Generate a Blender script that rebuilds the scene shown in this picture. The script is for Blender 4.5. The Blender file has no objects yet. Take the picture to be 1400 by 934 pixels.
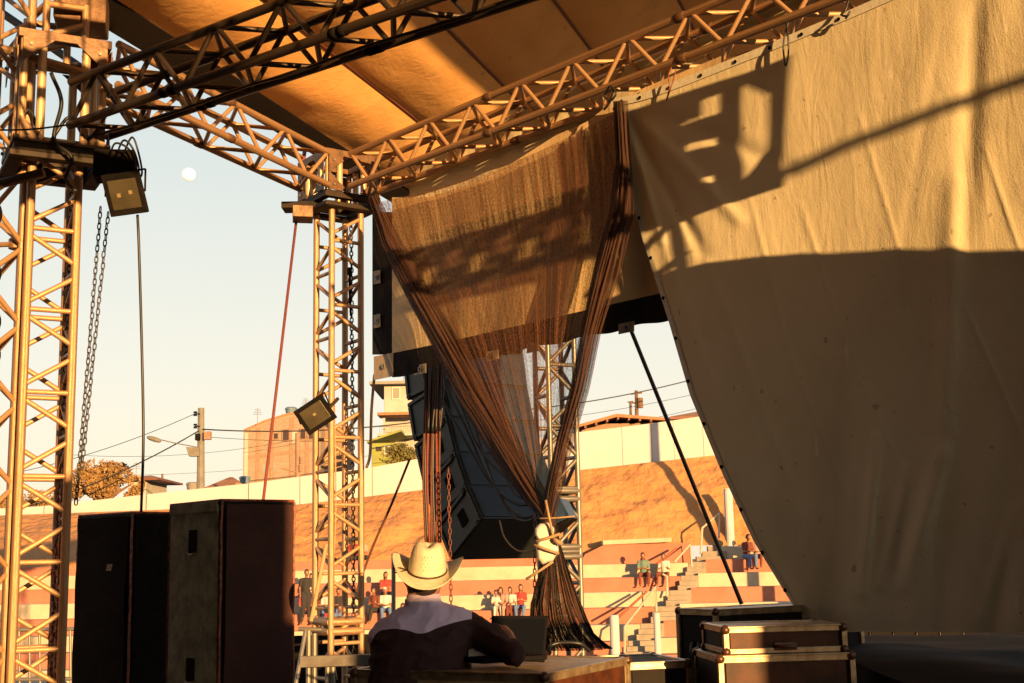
import bpy, bmesh, math, random
from mathutils import Vector, Matrix, noise
random.seed(7)
PI = math.pi
SC = bpy.context.scene
COL = SC.collection
ZC = 4.2                      # camera height above the field; the stage deck is 1.6 m below the eye
F = 1770.0                    # focal length in photo pixels
# ------------------------------------------------------------------ camera
cam_d = bpy.data.cameras.new('camera')
cam = bpy.data.objects.new('camera', cam_d)
COL.objects.link(cam)
cam_d.sensor_width = 36.0
cam_d.lens = 36.0 * F / 1400.0
cam_d.clip_start = 0.1
cam_d.clip_end = 5000
CR = Matrix.Rotation(PI / 2 + math.radians(9.5), 3, 'X') @ Matrix.Rotation(math.radians(-1.2), 3, 'Z')
cam.matrix_world = Matrix.Translation((0, 0, ZC)) @ CR.to_4x4()
SC.camera = cam
# ------------------------------------------------------------------ sun and sky
SUN_AZ, SUN_EL = math.radians(28), math.radians(6.0)   # azimuth: to the right of straight behind the camera
SV = Vector((math.sin(SUN_AZ) * math.cos(SUN_EL), -math.cos(SUN_AZ) * math.cos(SUN_EL), math.sin(SUN_EL)))
sd = bpy.data.lights.new('sun', 'SUN')
sd.energy = 5.0
sd.angle = math.radians(0.32)
sd.color = (1.0, 0.55, 0.19)
so = bpy.data.objects.new('sun', sd)
COL.objects.link(so)
so.rotation_euler = SV.to_track_quat('Z', 'Y').to_euler()
so.location = (20, -40, 30)
W = bpy.data.worlds.new('World')
SC.world = W
W.use_nodes = True
wn = W.node_tree.nodes
wl = W.node_tree.links
wn.clear()
sky = wn.new('ShaderNodeTexSky')
sky.sky_type = 'NISHITA'
sky.sun_disc = False
sky.sun_elevation = SUN_EL
sky.sun_rotation = math.atan2(SV.x, SV.y)
sky.air_density = 1.0
sky.dust_density = 2.0
sky.ozone_density = 1.0
tc = wn.new('ShaderNodeTexCoord')
sep = wn.new('ShaderNodeSeparateXYZ')
wl.new(tc.outputs['Generated'], sep.inputs[0])
rmp = wn.new('ShaderNodeValToRGB')
rmp.color_ramp.elements[0].position = 0.0
rmp.color_ramp.elements[0].color = (4.1, 3.4, 2.5, 1)
rmp.color_ramp.elements[1].position = 0.42
rmp.color_ramp.elements[1].color = (2.35, 2.75, 2.8, 1)
for pos_, col_ in ((.14, (3.5, 3.25, 2.75, 1)), (.7, (1.0, 1.3, 1.6, 1)), (1.0, (.5, .75, 1.15, 1))):
    e_ = rmp.color_ramp.elements.new(pos_)
    e_.color = col_
wl.new(sep.outputs['Z'], rmp.inputs[0])
mx = wn.new('ShaderNodeMix')
mx.data_type = 'RGBA'
mx.inputs[0].default_value = 0.85
wl.new(sky.outputs[0], mx.inputs[6])
wl.new(rmp.outputs[0], mx.inputs[7])
bg = wn.new('ShaderNodeBackground')
bg.inputs[1].default_value = 0.100
wl.new(mx.outputs[2], bg.inputs[0])
wo = wn.new('ShaderNodeOutputWorld')
wl.new(bg.outputs[0], wo.inputs[0])
SC.view_settings.view_transform = 'Standard'
SC.view_settings.look = 'None'
SC.view_settings.gamma = 1.0
SC.view_settings.exposure = 1.5
SC.cycles.max_bounces = 8
SC.cycles.transparent_max_bounces = 24


def P(px, py, Y):
    """point at forward distance Y seen at photo pixel px,py"""
    d = CR @ Vector(((px - 700) / F, (467 - py) / F, -1))
    k = Y / d.y
    return Vector((d.x * k, Y, ZC + d.z * k))


def on_plane(px, py, q, n):
    d = CR @ Vector(((px - 700) / F, (467 - py) / F, -1))
    o = Vector((0, 0, ZC))
    return o + d * ((q - o).dot(n) / d.dot(n))


# ------------------------------------------------------------------ materials
def srgb(r, g, b):
    f = lambda c: (c / 255 / 12.92) if c / 255 <= 0.04045 else ((c / 255 + 0.055) / 1.055) ** 2.4
    return (f(r), f(g), f(b))


def mat(name, c1, c2=None, rough=0.7, metal=0.0, scale=6.0, bump=0.0, bscale=40.0, stretch=(1, 1, 1), detail=6,
        alpha=None, spec=0.5, dist=0.01, thr=(0.35, 0.65), coords='Object'):
    m = bpy.data.materials.new(name)
    m.use_nodes = True
    n, l = m.node_tree.nodes, m.node_tree.links
    b = n['Principled BSDF']
    b.inputs['Roughness'].default_value = rough
    b.inputs['Metallic'].default_value = metal
    b.inputs['Specular IOR Level'].default_value = spec
    t = n.new('ShaderNodeTexCoord')
    mp = n.new('ShaderNodeMapping')
    mp.inputs['Scale'].default_value = stretch
    l.new(t.outputs[coords], mp.inputs[0])
    nz = n.new('ShaderNodeTexNoise')
    nz.inputs['Scale'].default_value = scale
    nz.inputs['Detail'].default_value = detail
    nz.inputs['Roughness'].default_value = 0.65
    l.new(mp.outputs[0], nz.inputs[0])
    r = n.new('ShaderNodeValToRGB')
    r.color_ramp.elements[0].position = thr[0]
    r.color_ramp.elements[1].position = thr[1]
    r.color_ramp.elements[0].color = (*c1, 1)
    r.color_ramp.elements[1].color = (*(c2 or c1), 1)
    l.new(nz.outputs[0], r.inputs[0])
    l.new(r.outputs[0], b.inputs['Base Color'])
    if bump:
        nb = n.new('ShaderNodeTexNoise')
        nb.inputs['Scale'].default_value = bscale
        nb.inputs['Detail'].default_value = 5
        l.new(mp.outputs[0], nb.inputs[0])
        bp = n.new('ShaderNodeBump')
        bp.inputs['Strength'].default_value = bump
        bp.inputs['Distance'].default_value = dist
        l.new(nb.outputs[0], bp.inputs['Height'])
        l.new(bp.outputs[0], b.inputs['Normal'])
    if alpha is not None:
        b.inputs['Alpha'].default_value = alpha
    return m


def net_mat(name, lo, hi, c1, c2):
    """knotted mesh cloth: fine threads with gaps, streaked along its fall (uses the UV laid along the folds)"""
    m = mat(name, c1, c2, rough=0.85, scale=3, coords='UV', stretch=(90, 34, 1), bump=0.6, bscale=4)
    n, l = m.node_tree.nodes, m.node_tree.links
    b = n['Principled BSDF']
    uv = n.new('ShaderNodeTexCoord')

    def nz(st, sc, dt):
        mp = n.new('ShaderNodeMapping')
        mp.inputs['Scale'].default_value = st
        l.new(uv.outputs['UV'], mp.inputs[0])
        t = n.new('ShaderNodeTexNoise')
        t.inputs['Scale'].default_value = sc
        t.inputs['Detail'].default_value = dt
        l.new(mp.outputs[0], t.inputs[0])
        return t.outputs[0]
    a = nz((90, 3, 1), 1.0, 4)
    c = nz((260, 160, 1), 1.0, 2)
    ad = n.new('ShaderNodeMath')
    ad.operation = 'ADD'
    l.new(a, ad.inputs[0])
    l.new(c, ad.inputs[1])
    mr = n.new('ShaderNodeMapRange')
    mr.inputs['From Min'].default_value = 0.85
    mr.inputs['From Max'].default_value = 1.15
    mr.inputs['To Min'].default_value = lo
    mr.inputs['To Max'].default_value = hi
    l.new(ad.outputs[0], mr.inputs['Value'])
    l.new(mr.outputs[0], b.inputs['Alpha'])
    return m


def cloth(name, c1, c2, bump=0.25, extra=0.0):
    m = mat(name, c1, c2, rough=0.85, scale=1.2, bump=bump, bscale=3.0, dist=0.05, thr=(0.3, 0.7), spec=0.15)
    n, l = m.node_tree.nodes, m.node_tree.links
    b = n['Principled BSDF']
    t = n.new('ShaderNodeTexCoord')
    # weave + fine crumple on top of the broad relief
    w = n.new('ShaderNodeTexNoise')
    w.inputs['Scale'].default_value = 90
    w.inputs['Detail'].default_value = 3
    l.new(t.outputs['Object'], w.inputs[0])
    b2 = n.new('ShaderNodeBump')
    b2.inputs['Strength'].default_value = 0.35
    b2.inputs['Distance'].default_value = 0.004
    l.new(w.outputs[0], b2.inputs['Height'])
    old = b.inputs['Normal'].links[0].from_socket
    v = n.new('ShaderNodeTexNoise')
    v.inputs['Scale'].default_value = 7
    v.inputs['Detail'].default_value = 6
    v.inputs['Distortion'].default_value = 1.5
    mp = n.new('ShaderNodeMapping')
    mp.inputs['Scale'].default_value = (1, 1, 0.22)
    mp.inputs['Rotation'].default_value = (0, 0.25, 0)
    l.new(t.outputs['Object'], mp.inputs[0])
    l.new(mp.outputs[0], v.inputs[0])
    b3 = n.new('ShaderNodeBump')
    b3.inputs['Strength'].default_value = 0.16
    b3.inputs['Distance'].default_value = 0.03
    l.new(v.outputs[0], b3.inputs['Height'])
    l.new(old, b3.inputs['Normal'])
    l.new(b3.outputs[0], b2.inputs['Normal'])
    l.new(b2.outputs[0], b.inputs['Normal'])
    return m


def brickmat(name, c1, c2, mortar):
    m = mat(name, c1, c2, rough=0.9)
    n, l = m.node_tree.nodes, m.node_tree.links
    b = n['Principled BSDF']
    t = n.new('ShaderNodeTexCoord')
    br = n.new('ShaderNodeTexBrick')
    br.inputs['Scale'].default_value = 3.2
    br.inputs['Color1'].default_value = (*c1, 1)
    br.inputs['Color2'].default_value = (*c2, 1)
    br.inputs['Mortar'].default_value = (*mortar, 1)
    mp = n.new('ShaderNodeMapping')
    mp.inputs['Rotation'].default_value = (PI / 2, 0, 0)
    l.new(t.outputs['Object'], mp.inputs[0])
    l.new(mp.outputs[0], br.inputs[0])
    l.new(br.outputs[0], b.inputs['Base Color'])
    return m


M = dict(
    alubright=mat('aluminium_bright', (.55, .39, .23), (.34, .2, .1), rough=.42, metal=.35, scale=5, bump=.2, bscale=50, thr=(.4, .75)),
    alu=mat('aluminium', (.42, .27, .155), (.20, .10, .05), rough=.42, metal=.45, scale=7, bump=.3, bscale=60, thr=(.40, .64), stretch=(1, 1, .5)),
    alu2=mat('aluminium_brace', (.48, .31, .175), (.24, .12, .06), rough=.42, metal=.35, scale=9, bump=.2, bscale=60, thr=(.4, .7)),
    aludark=mat('aluminium_dark', (.085, .06, .045), (.03, .022, .018), rough=.42, metal=.6, scale=6, bump=.2, bscale=40),  # darker aluminium tone for some trusses and tubes
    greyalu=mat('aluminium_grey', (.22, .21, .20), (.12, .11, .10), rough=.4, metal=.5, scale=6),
    plate=mat('plate_rusty', (.17, .095, .05), (.06, .027, .014), rough=.5, metal=.35, scale=7, bump=.3, bscale=30),
    darkplate=mat('plate_dark', (.035, .022, .015), (.012, .009, .007), rough=.6, scale=5, spec=.2),
    black=mat('black_paint', (.006, .006, .007), (.012, .010, .009), rough=.8, scale=12, bump=.1, spec=.02),
    curtain=cloth('curtain_cloth', (.66, .595, .43), (.57, .51, .35), bump=.15),
    banner=cloth('banner_cloth', (.62, .47, .28), (.52, .38, .21), bump=.15),
    roof=cloth('roof_tarp', (.88, .50, .19), (.76, .41, .14), bump=.12),
    hem=mat('hem_webbing', (.62, .60, .52), (.52, .5, .42), rough=.8, scale=20, bump=.2),
    blackcloth=mat('black_cloth', (.010, .009, .010), (.02, .017, .017), rough=.9, spec=.1, scale=3, bump=.3, bscale=12, dist=.03),
    patch=mat('patch_tan', (.36, .30, .23), (.28, .22, .16), rough=.8, scale=20),
    rafter=mat('rafter_red', (.16, .05, .03), (.09, .03, .02), rough=.6, scale=5),
    net=net_mat('net_thin', .22, .80, (.065, .024, .011), (.20, .08, .032)),
    netthick=net_mat('net_thick', .45, 1.0, (.010, .004, .004), (.085, .028, .014)),
    rope=mat('rope_red', (.20, .04, .03), (.12, .025, .02), rough=.8, scale=60),
    ropebrown=mat('rope_brown', (.12, .038, .02), (.05, .018, .012), rough=.8, scale=60),
    ropetan=mat('rope_tan', (.45, .30, .15), (.30, .18, .1), rough=.8, scale=60),
    cable=mat('cable_black', (.012, .013, .016), rough=.45),
    chain=mat('chain_steel', (.07, .06, .055), (.03, .025, .02), rough=.45, metal=.7),
    chainrust=mat('chain_rust', (.16, .05, .03), (.08, .03, .02), rough=.6, metal=.3),
    spkblue=mat('blue_black_sky_tint', (.014, .030, .055), (.008, .018, .034), rough=.45, scale=8, bump=.15, bscale=80),  # on the array backs the blue stands for reflected sky
    spkside=mat('cabinet_side', (.010, .014, .017), (.018, .022, .022), rough=.55, scale=6, bump=.3, bscale=50),
    spkgreen=mat('cabinet_carpet_green', (.07, .095, .075), (.30, .31, .21), rough=.75, scale=7, bump=.5, bscale=25, dist=.01),
    spkbrown=mat('grille_cloth_brown', (.050, .013, .010), (.026, .008, .008), rough=.85, scale=4, bump=.3, bscale=60),
    spkdark=mat('grille_dark', (.018, .010, .006), (.010, .006, .005), rough=.9, spec=.04, scale=4, bump=.3, bscale=30),
    worn=mat('worn_edge', (.28, .07, .035), (.06, .02, .015), rough=.6, scale=25, thr=(.4, .6)),
    glass=mat('lamp_glass', (.07, .06, .04), (.045, .038, .025), rough=.3, spec=.3, scale=8),
    led=mat('led_chip', (.22, .18, .10), rough=.4),
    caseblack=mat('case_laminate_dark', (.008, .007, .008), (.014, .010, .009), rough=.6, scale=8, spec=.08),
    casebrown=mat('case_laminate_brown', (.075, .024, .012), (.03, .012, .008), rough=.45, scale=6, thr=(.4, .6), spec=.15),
    casetop=mat('case_top_worn_lit', (.46, .36, .24), (.24, .16, .1), rough=.42, scale=7, thr=(.35, .65)),  # worn tops, plus sheen and sunlight put into the colour
    caseedge=mat('case_aluminium_edge', (.40, .31, .20), (.18, .12, .07), rough=.33, metal=.6, scale=14),
    corner=mat('case_corner', (.13, .055, .035), (.06, .03, .02), rough=.4, metal=.5, scale=20),
    shirt=mat('shirt_maroon', (.026, .009, .010), (.040, .014, .014), rough=.85, scale=6, bump=.4, bscale=12, dist=.02),
    yoke=mat('shirt_yoke_lilac', (.60, .50, .72), (.52, .43, .62), rough=.9, scale=12, bump=.3, bscale=30),
    jeans=mat('jeans', (.03, .04, .08), (.05, .06, .1), rough=.9, scale=8),
    skin=mat('skin', (.26, .13, .08), (.22, .10, .06), rough=.5, scale=8),
    skindark=mat('skin_dark', (.22, .10, .055), (.18, .08, .04), rough=.5, scale=8),
    hair=mat('hair_dark', (.02, .012, .008), rough=.6),
    straw=mat('straw', (.42, .375, .27), (.52, .47, .35), rough=.7, scale=70, bump=.5, bscale=160, dist=.003),
    band=mat('hat_band', (.03, .012, .008), rough=.6),
    laptop=mat('laptop_black', (.006, .006, .008), (.010, .009, .011), rough=.85, spec=.02),
    white=mat('white_plastic', (.52, .51, .48), (.45, .43, .4), rough=.35, scale=5),
    wood=mat('stick_wood', (.30, .21, .13), (.22, .14, .08), rough=.7, scale=30),
    earth=mat('clay_bank', (.42, .20, .078), (.33, .15, .055), rough=1.0, scale=.8, bump=.7, bscale=2.2, dist=.35, detail=10, thr=(.3, .7)),
    field=mat('field_dirt', (.17, .10, .06), (.12, .08, .05), rough=1, scale=.3, bump=.5, bscale=5),
    orange=mat('paint_terracotta', (.36, .132, .09), (.30, .105, .066), rough=.85, scale=1.3, bump=.2, bscale=8, detail=8),
    cream=mat('paint_cream', (.42, .36, .27), (.34, .28, .20), rough=.85, scale=1.1, bump=.2, bscale=8, detail=8),
    concrete=mat('stair_concrete', (.25, .22, .18), (.18, .155, .125), rough=.9, scale=3, bump=.3, bscale=10),
    whitewall=mat('wall_whitewash', (.44, .44, .47), (.35, .345, .36), rough=.9, scale=.5, bump=.2, bscale=4, detail=9, thr=(.3, .8)),
    rail=mat('rail_cream', (.40, .36, .27), (.34, .3, .22), rough=.5, scale=4),
    railbrown=mat('rail_brown', (.25, .08, .04), (.2, .06, .03), rough=.6, scale=4),
    brick=brickmat('brick_hollow', (.26, .185, .14), (.20, .135, .10), (.27, .24, .2)),
    brickshed=mat('shed_brick', (.26, .17, .125), (.20, .12, .085), rough=.9, scale=3),
    tile=mat('roof_tile', (.34, .165, .08), (.22, .10, .05), rough=.9, scale=2, bump=.6, bscale=6, stretch=(6, 1, 1)),
    tank=mat('tank_blue', (.10, .17, .24), (.08, .13, .19), rough=.5),
    tankgrey=mat('tank_grey', (.20, .19, .18), (.15, .14, .13), rough=.7),
    plaster=mat('plaster_pale', (.36, .35, .34), (.29, .28, .27), rough=.9, scale=1),
    yellowwall=mat('wall_yellow', (.22, .24, .06), (.17, .19, .05), rough=.9, scale=1),
    greywall=mat('wall_grey', (.22, .22, .21), (.18, .18, .17), rough=.9, scale=1),
    window=mat('window_dark', (.035, .02, .018), rough=.3),
    pole=mat('pole_concrete', (.17, .165, .15), (.12, .115, .1), rough=.9, scale=2),
    bark=mat('bark', (.16, .09, .05), (.10, .055, .03), rough=.95, scale=4),
    leafdry=mat('leaf_ochre', (.30, .17, .06), (.14, .085, .03), rough=.7, scale=2.5),
    leafgreen=mat('leaf_olive', (.16, .13, .03), (.07, .07, .02), rough=.7, scale=2),
    deck=mat('deck_plywood', (.035, .026, .02), (.02, .016, .014), rough=.8, scale=2),
    galv=mat('galvanised', (.20, .19, .17), (.12, .11, .1), rough=.45, metal=.4, scale=6),
    moon=mat('moon', (.9, .88, .84), (.75, .72, .68), rough=1, scale=.3),
    shirtw=mat('cloth_white', (.42, .41, .38), rough=.9), shirtr=mat('cloth_red', (.26, .03, .025), rough=.9),
    shirtg=mat('cloth_green', (.10, .16, .13), rough=.9), shirtp=mat('cloth_pink', (.34, .2, .17), rough=.9),
    shirtk=mat('cloth_black', (.02, .018, .02), rough=.9), shirtb=mat('cloth_blue', (.08, .13, .28), rough=.9),
    shirtm=mat('cloth_maroon', (.12, .03, .02), rough=.9),
    roomdark=mat('dark_tarpaulin', (.009, .007, .007), (.016, .012, .011), rough=.95, scale=1, bump=.3, bscale=5, spec=.08),
)
for mn_, k_ in (('curtain', 1.0), ('roof', .8), ('banner', .7)):
    n_, l_ = M[mn_].node_tree.nodes, M[mn_].node_tree.links
    p_ = n_['Principled BSDF']
    src_ = p_.inputs['Base Color'].links[0].from_socket
    t_ = n_.new('ShaderNodeTexCoord')
    for sc_, lo_, hi_, col_, f_, st_ in ((1.1, .60, .72, (.30, .24, .15), .30, (1, 1, .5)), (9, .70, .74, (.85, .82, .72), .35, (1, 1, .35)), (14, .70, .73, (.16, .11, .07), .5, (1, 1, 1))):
        mp_ = n_.new('ShaderNodeMapping')
        mp_.inputs['Scale'].default_value = st_
        l_.new(t_.outputs['Object'], mp_.inputs[0])
        z_ = n_.new('ShaderNodeTexNoise')
        z_.inputs['Scale'].default_value = sc_
        z_.inputs['Detail'].default_value = 3
        l_.new(mp_.outputs[0], z_.inputs[0])
        r_ = n_.new('ShaderNodeMapRange')
        r_.inputs['From Min'].default_value = lo_
        r_.inputs['From Max'].default_value = hi_
        r_.inputs['To Max'].default_value = f_ * k_
        l_.new(z_.outputs[0], r_.inputs['Value'])
        x_ = n_.new('ShaderNodeMix')
        x_.data_type = 'RGBA'
        l_.new(r_.outputs[0], x_.inputs[0])
        l_.new(src_, x_.inputs[6])
        x_.inputs[7].default_value = (*col_, 1)
        src_ = x_.outputs[2]
    l_.new(src_, p_.inputs['Base Color'])
for mn_ in ('spkdark', 'spkbrown'):
    n_, l_ = M[mn_].node_tree.nodes, M[mn_].node_tree.links
    t_ = n_.new('ShaderNodeTexCoord')
    wv_ = n_.new('ShaderNodeTexWave')
    wv_.bands_direction = 'Z'
    wv_.inputs['Scale'].default_value = 24
    wv_.inputs['Distortion'].default_value = 1.0
    l_.new(t_.outputs['Object'], wv_.inputs[0])
    b_ = n_.new('ShaderNodeBump')
    b_.inputs['Strength'].default_value = .6 if mn_ == 'spkdark' else .25
    b_.inputs['Distance'].default_value = .006
    l_.new(wv_.outputs['Fac'], b_.inputs['Height'])
    p_ = n_['Principled BSDF']
    l_.new(p_.inputs['Normal'].links[0].from_socket, b_.inputs['Normal'])
    l_.new(b_.outputs[0], p_.inputs['Normal'])
mm = M['moon'].node_tree.nodes['Principled BSDF']
mm.inputs['Emission Color'].default_value = (1, .95, .85, 1)
mm.inputs['Emission Strength'].default_value = .16


# ------------------------------------------------------------------ builders
def tag(o, label=None, cat=None, group=None, kind=None):
    if label: o['label'] = label
    if cat: o['category'] = cat
    if group: o['group'] = group
    if kind: o['kind'] = kind
    return o


def thing(name, label, cat, loc=(0, 0, 0), group=None):
    o = bpy.data.objects.new(name, None)
    o.empty_display_size = .1
    COL.objects.link(o)
    o.location = loc
    o.matrix_world = Matrix.Translation(Vector(loc))
    return tag(o, label, cat, group)


def adopt(o, parent):
    if parent is not None:
        o.parent = parent
        w = parent.matrix_world.copy() if parent.parent is None else WM[parent.name]
        o.matrix_parent_inverse = w.inverted()


WM = {}


def link(name, me, parent=None, matrix=None):
    o = bpy.data.objects.new(name, me)
    COL.objects.link(o)
    mtx = matrix if matrix is not None else Matrix()
    adopt(o, parent)
    o.matrix_basis = mtx
    WM[o.name] = mtx.copy()
    return o


class MB:
    def __init__(s):
        s.v, s.f, s.fm, s.uv = [], [], [], None

    def add(s, vs, fs, mi=0):
        b = len(s.v)
        s.v += [Vector(v) for v in vs]
        s.f += [tuple(i + b for i in f) for f in fs]
        s.fm += [mi] * len(fs)
        return s

    def obox(s, c, u, v, n, mi=0):
        """u, v, n: half-extent vectors"""
        c, u, v, n = map(Vector, (c, u, v, n))
        vs = [c + a * u + b * v + d * n for d in (-1, 1) for a, b in ((-1, -1), (1, -1), (1, 1), (-1, 1))]
        return s.add(vs, [(3, 2, 1, 0), (4, 5, 6, 7), (0, 1, 5, 4), (1, 2, 6, 5), (2, 3, 7, 6), (3, 0, 4, 7)], mi)

    def box(s, lo, hi, mi=0):
        lo, hi = Vector(lo), Vector(hi)
        h = (hi - lo) / 2
        return s.obox((lo + hi) / 2, (h.x, 0, 0), (0, h.y, 0), (0, 0, h.z), mi)

    def tube(s, pts, r, n=6, mi=0, cap=True):
        pts = [Vector(p) for p in pts]
        rings = []
        ref = None
        for i, p in enumerate(pts):
            d = (pts[min(i + 1, len(pts) - 1)] - pts[max(i - 1, 0)]).normalized()
            if ref is None:
                ref = Vector((0, 0, 1)) if abs(d.z) < .9 else Vector((1, 0, 0))
            a = d.cross(ref).normalized()
            b = a.cross(d).normalized()
            ref = b
            rr = r[i] if isinstance(r, (list, tuple)) else r
            rings.append([p + a * (rr * math.cos(2 * PI * k / n)) + b * (rr * math.sin(2 * PI * k / n)) for k in range(n)])
        vs = [v for q in rings for v in q]
        fs = []
        for i in range(len(pts) - 1):
            for k in range(n):
                fs.append((i * n + k, i * n + (k + 1) % n, (i + 1) * n + (k + 1) % n, (i + 1) * n + k))
        if cap:
            fs.append(tuple(range(n - 1, -1, -1)))
            fs.append(tuple((len(pts) - 1) * n + k for k in range(n)))
        return s.add(vs, fs, mi)

    def rings(s, rings, mi=0, cap=True):
        n = len(rings[0])
        vs = [v for q in rings for v in q]
        fs = []
        for i in range(len(rings) - 1):
            for k in range(n):
                fs.append((i * n + k, i * n + (k + 1) % n, (i + 1) * n + (k + 1) % n, (i + 1) * n + k))
        if cap:
            fs.append(tuple(range(n - 1, -1, -1)))
            fs.append(tuple((len(rings) - 1) * n + k for k in range(n)))
        return s.add(vs, fs, mi)

    def limb(s, p0, p1, r0, r1, mi=0, n=12):
        """tapered capsule"""
        p0, p1 = Vector(p0), Vector(p1)
        d = (p1 - p0)
        L = d.length
        d.normalize()
        ref = Vector((0, 0, 1)) if abs(d.z) < .9 else Vector((1, 0, 0))
        a = d.cross(ref).normalized()
        b = a.cross(d)
        prof = [(-r0 * math.cos(t), r0 * math.sin(t)) for t in (.15, .6, 1.1)] + [(0, r0), (L, r1)] + [(L + r1 * math.cos(t), r1 * math.sin(t)) for t in (1.1, .6, .15)]
        return s.rings([[p0 + d * h + a * (q * math.cos(2 * PI * k / n)) + b * (q * math.sin(2 * PI * k / n)) for k in range(n)] for h, q in prof], mi)

    def prism(s, poly, ext, mi=0):
        """poly: list of 3d points, ext: extrusion vector"""
        n = len(poly)
        ext = Vector(ext)
        vs = [Vector(p) for p in poly] + [Vector(p) + ext for p in poly]
        fs = [tuple(range(n)), tuple(range(2 * n - 1, n - 1, -1))] + [(i, i + n, (i + 1) % n + n, (i + 1) % n) for i in range(n)]
        return s.add(vs, fs, mi)

    def grid(s, fn, nu, nv, mi=0, uv=False):
        vs = [fn(i / nu, j / nv) for j in range(nv + 1) for i in range(nu + 1)]
        fs = [(j * (nu + 1) + i, j * (nu + 1) + i + 1, (j + 1) * (nu + 1) + i + 1, (j + 1) * (nu + 1) + i) for j in range(nv) for i in range(nu)]
        if uv:
            s.uv = [(i / nu, j / nv) for j in range(nv + 1) for i in range(nu + 1)]
        return s.add(vs, fs, mi)

    def mesh(s, name, mats, smooth=False, center=True, fixn=True):
        if not isinstance(mats, (list, tuple)):
            mats = [mats]
        c = Vector((0, 0, 0))
        if center and s.v:
            lo = Vector([min(v[i] for v in s.v) for i in range(3)])
            hi = Vector([max(v[i] for v in s.v) for i in range(3)])
            c = (lo + hi) / 2
        me = bpy.data.meshes.new(name)
        me.from_pydata([v - c for v in s.v], [], s.f)
        for m_ in mats:
            me.materials.append(m_)
        me.polygons.foreach_set('material_index', s.fm)
        if s.uv:
            ul = me.uv_layers.new(name='UVMap')
            for lp in me.loops:
                ul.data[lp.index].uv = s.uv[lp.vertex_index]
        if fixn:
            bm = bmesh.new()
            bm.from_mesh(me)
            bmesh.ops.recalc_face_normals(bm, faces=bm.faces)
            bm.to_mesh(me)
            bm.free()
        if smooth:
            me.polygons.foreach_set('use_smooth', [True] * len(me.polygons))
        me.update()
        return me, c

    def build(s, name, mats, parent=None, smooth=False, bevel=0, fixn=True, solid=0):
        me, c = s.mesh(name, mats, smooth, fixn=fixn)
        o = link(name, me, parent, Matrix.Translation(c))
        if bevel:
            b = o.modifiers.new('bevel', 'BEVEL')
            b.width = bevel
            b.segments = 2
            b.limit_method = 'ANGLE'
        if solid:
            q = o.modifiers.new('solid', 'SOLIDIFY')
            q.thickness = solid
            q.offset = 0
        return o


def fuse(mb, name, mats, parent, voxel, smooth_it=4, pick=None, crease=0):
    """one continuous skin over the limbs in mb (voxel remesh), baked to a mesh"""
    me, c = mb.mesh(name + '_tmp', mats)
    o = bpy.data.objects.new('tmp', me)
    COL.objects.link(o)
    r = o.modifiers.new('r', 'REMESH')
    r.mode = 'VOXEL'
    r.voxel_size = voxel
    r.use_smooth_shade = True
    sm = o.modifiers.new('s', 'SMOOTH')
    sm.iterations = smooth_it
    sm.factor = .5
    dg = bpy.context.evaluated_depsgraph_get()
    out = bpy.data.meshes.new_from_object(o.evaluated_get(dg))
    out.name = name
    bpy.data.objects.remove(o)
    bpy.data.meshes.remove(me)
    if crease:
        out.update()
        nn_ = [v.normal.copy() for v in out.vertices]
        for v, nv in zip(out.vertices, nn_):
            q = v.co
            w_ = noise.noise(q * 3.1)
            f1 = 1 - abs(noise.noise(Vector((q.x * 7 + q.z * 5 + w_, q.y * 5, q.z * 9 - q.x * 4)))) * 2.2
            f2 = 1 - abs(noise.noise(Vector((q.x * 15 - q.z * 6, q.y * 9, q.z * 11 + 3)))) * 2
            v.co = q + nv * crease * (max(0, f1) ** 2 + .35 * max(0, f2) ** 2 - .4)
    out.materials.clear()
    for m_ in mats:
        out.materials.append(m_)
    if pick:
        for p in out.polygons:
            p.material_index = pick(p.center + c)
    else:
        out.polygons.foreach_set('material_index', [0] * len(out.polygons))
    out.polygons.foreach_set('use_smooth', [True] * len(out.polygons))
    return link(name, out, parent, Matrix.Translation(c))


_cyl = {}


def unit_cyl(mname, n=12):
    k = (mname, n)
    if k not in _cyl:
        mb = MB()
        mb.rings([[Vector((math.cos(2 * PI * i / n), math.sin(2 * PI * i / n), z)) for i in range(n)] for z in (0, 1)])
        me, c = mb.mesh('tube_' + mname, M[mname], smooth=False, center=False)
        for p in me.polygons:
            if len(p.vertices) == 4:
                p.use_smooth = True
        _cyl[k] = me
    return _cyl[k]


def rod(name, p0, p1, r, mname, parent, n=12):
    """a straight tube as its own object sharing one mesh"""
    p0, p1 = Vector(p0), Vector(p1)
    d = p1 - p0
    q = d.to_track_quat('Z', 'Y').to_matrix().to_4x4()
    mtx = Matrix.Translation(p0) @ q @ Matrix.Diagonal((r, r, d.length, 1))
    return link(name, unit_cyl(mname, n), parent, mtx)


TR = .029


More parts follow.
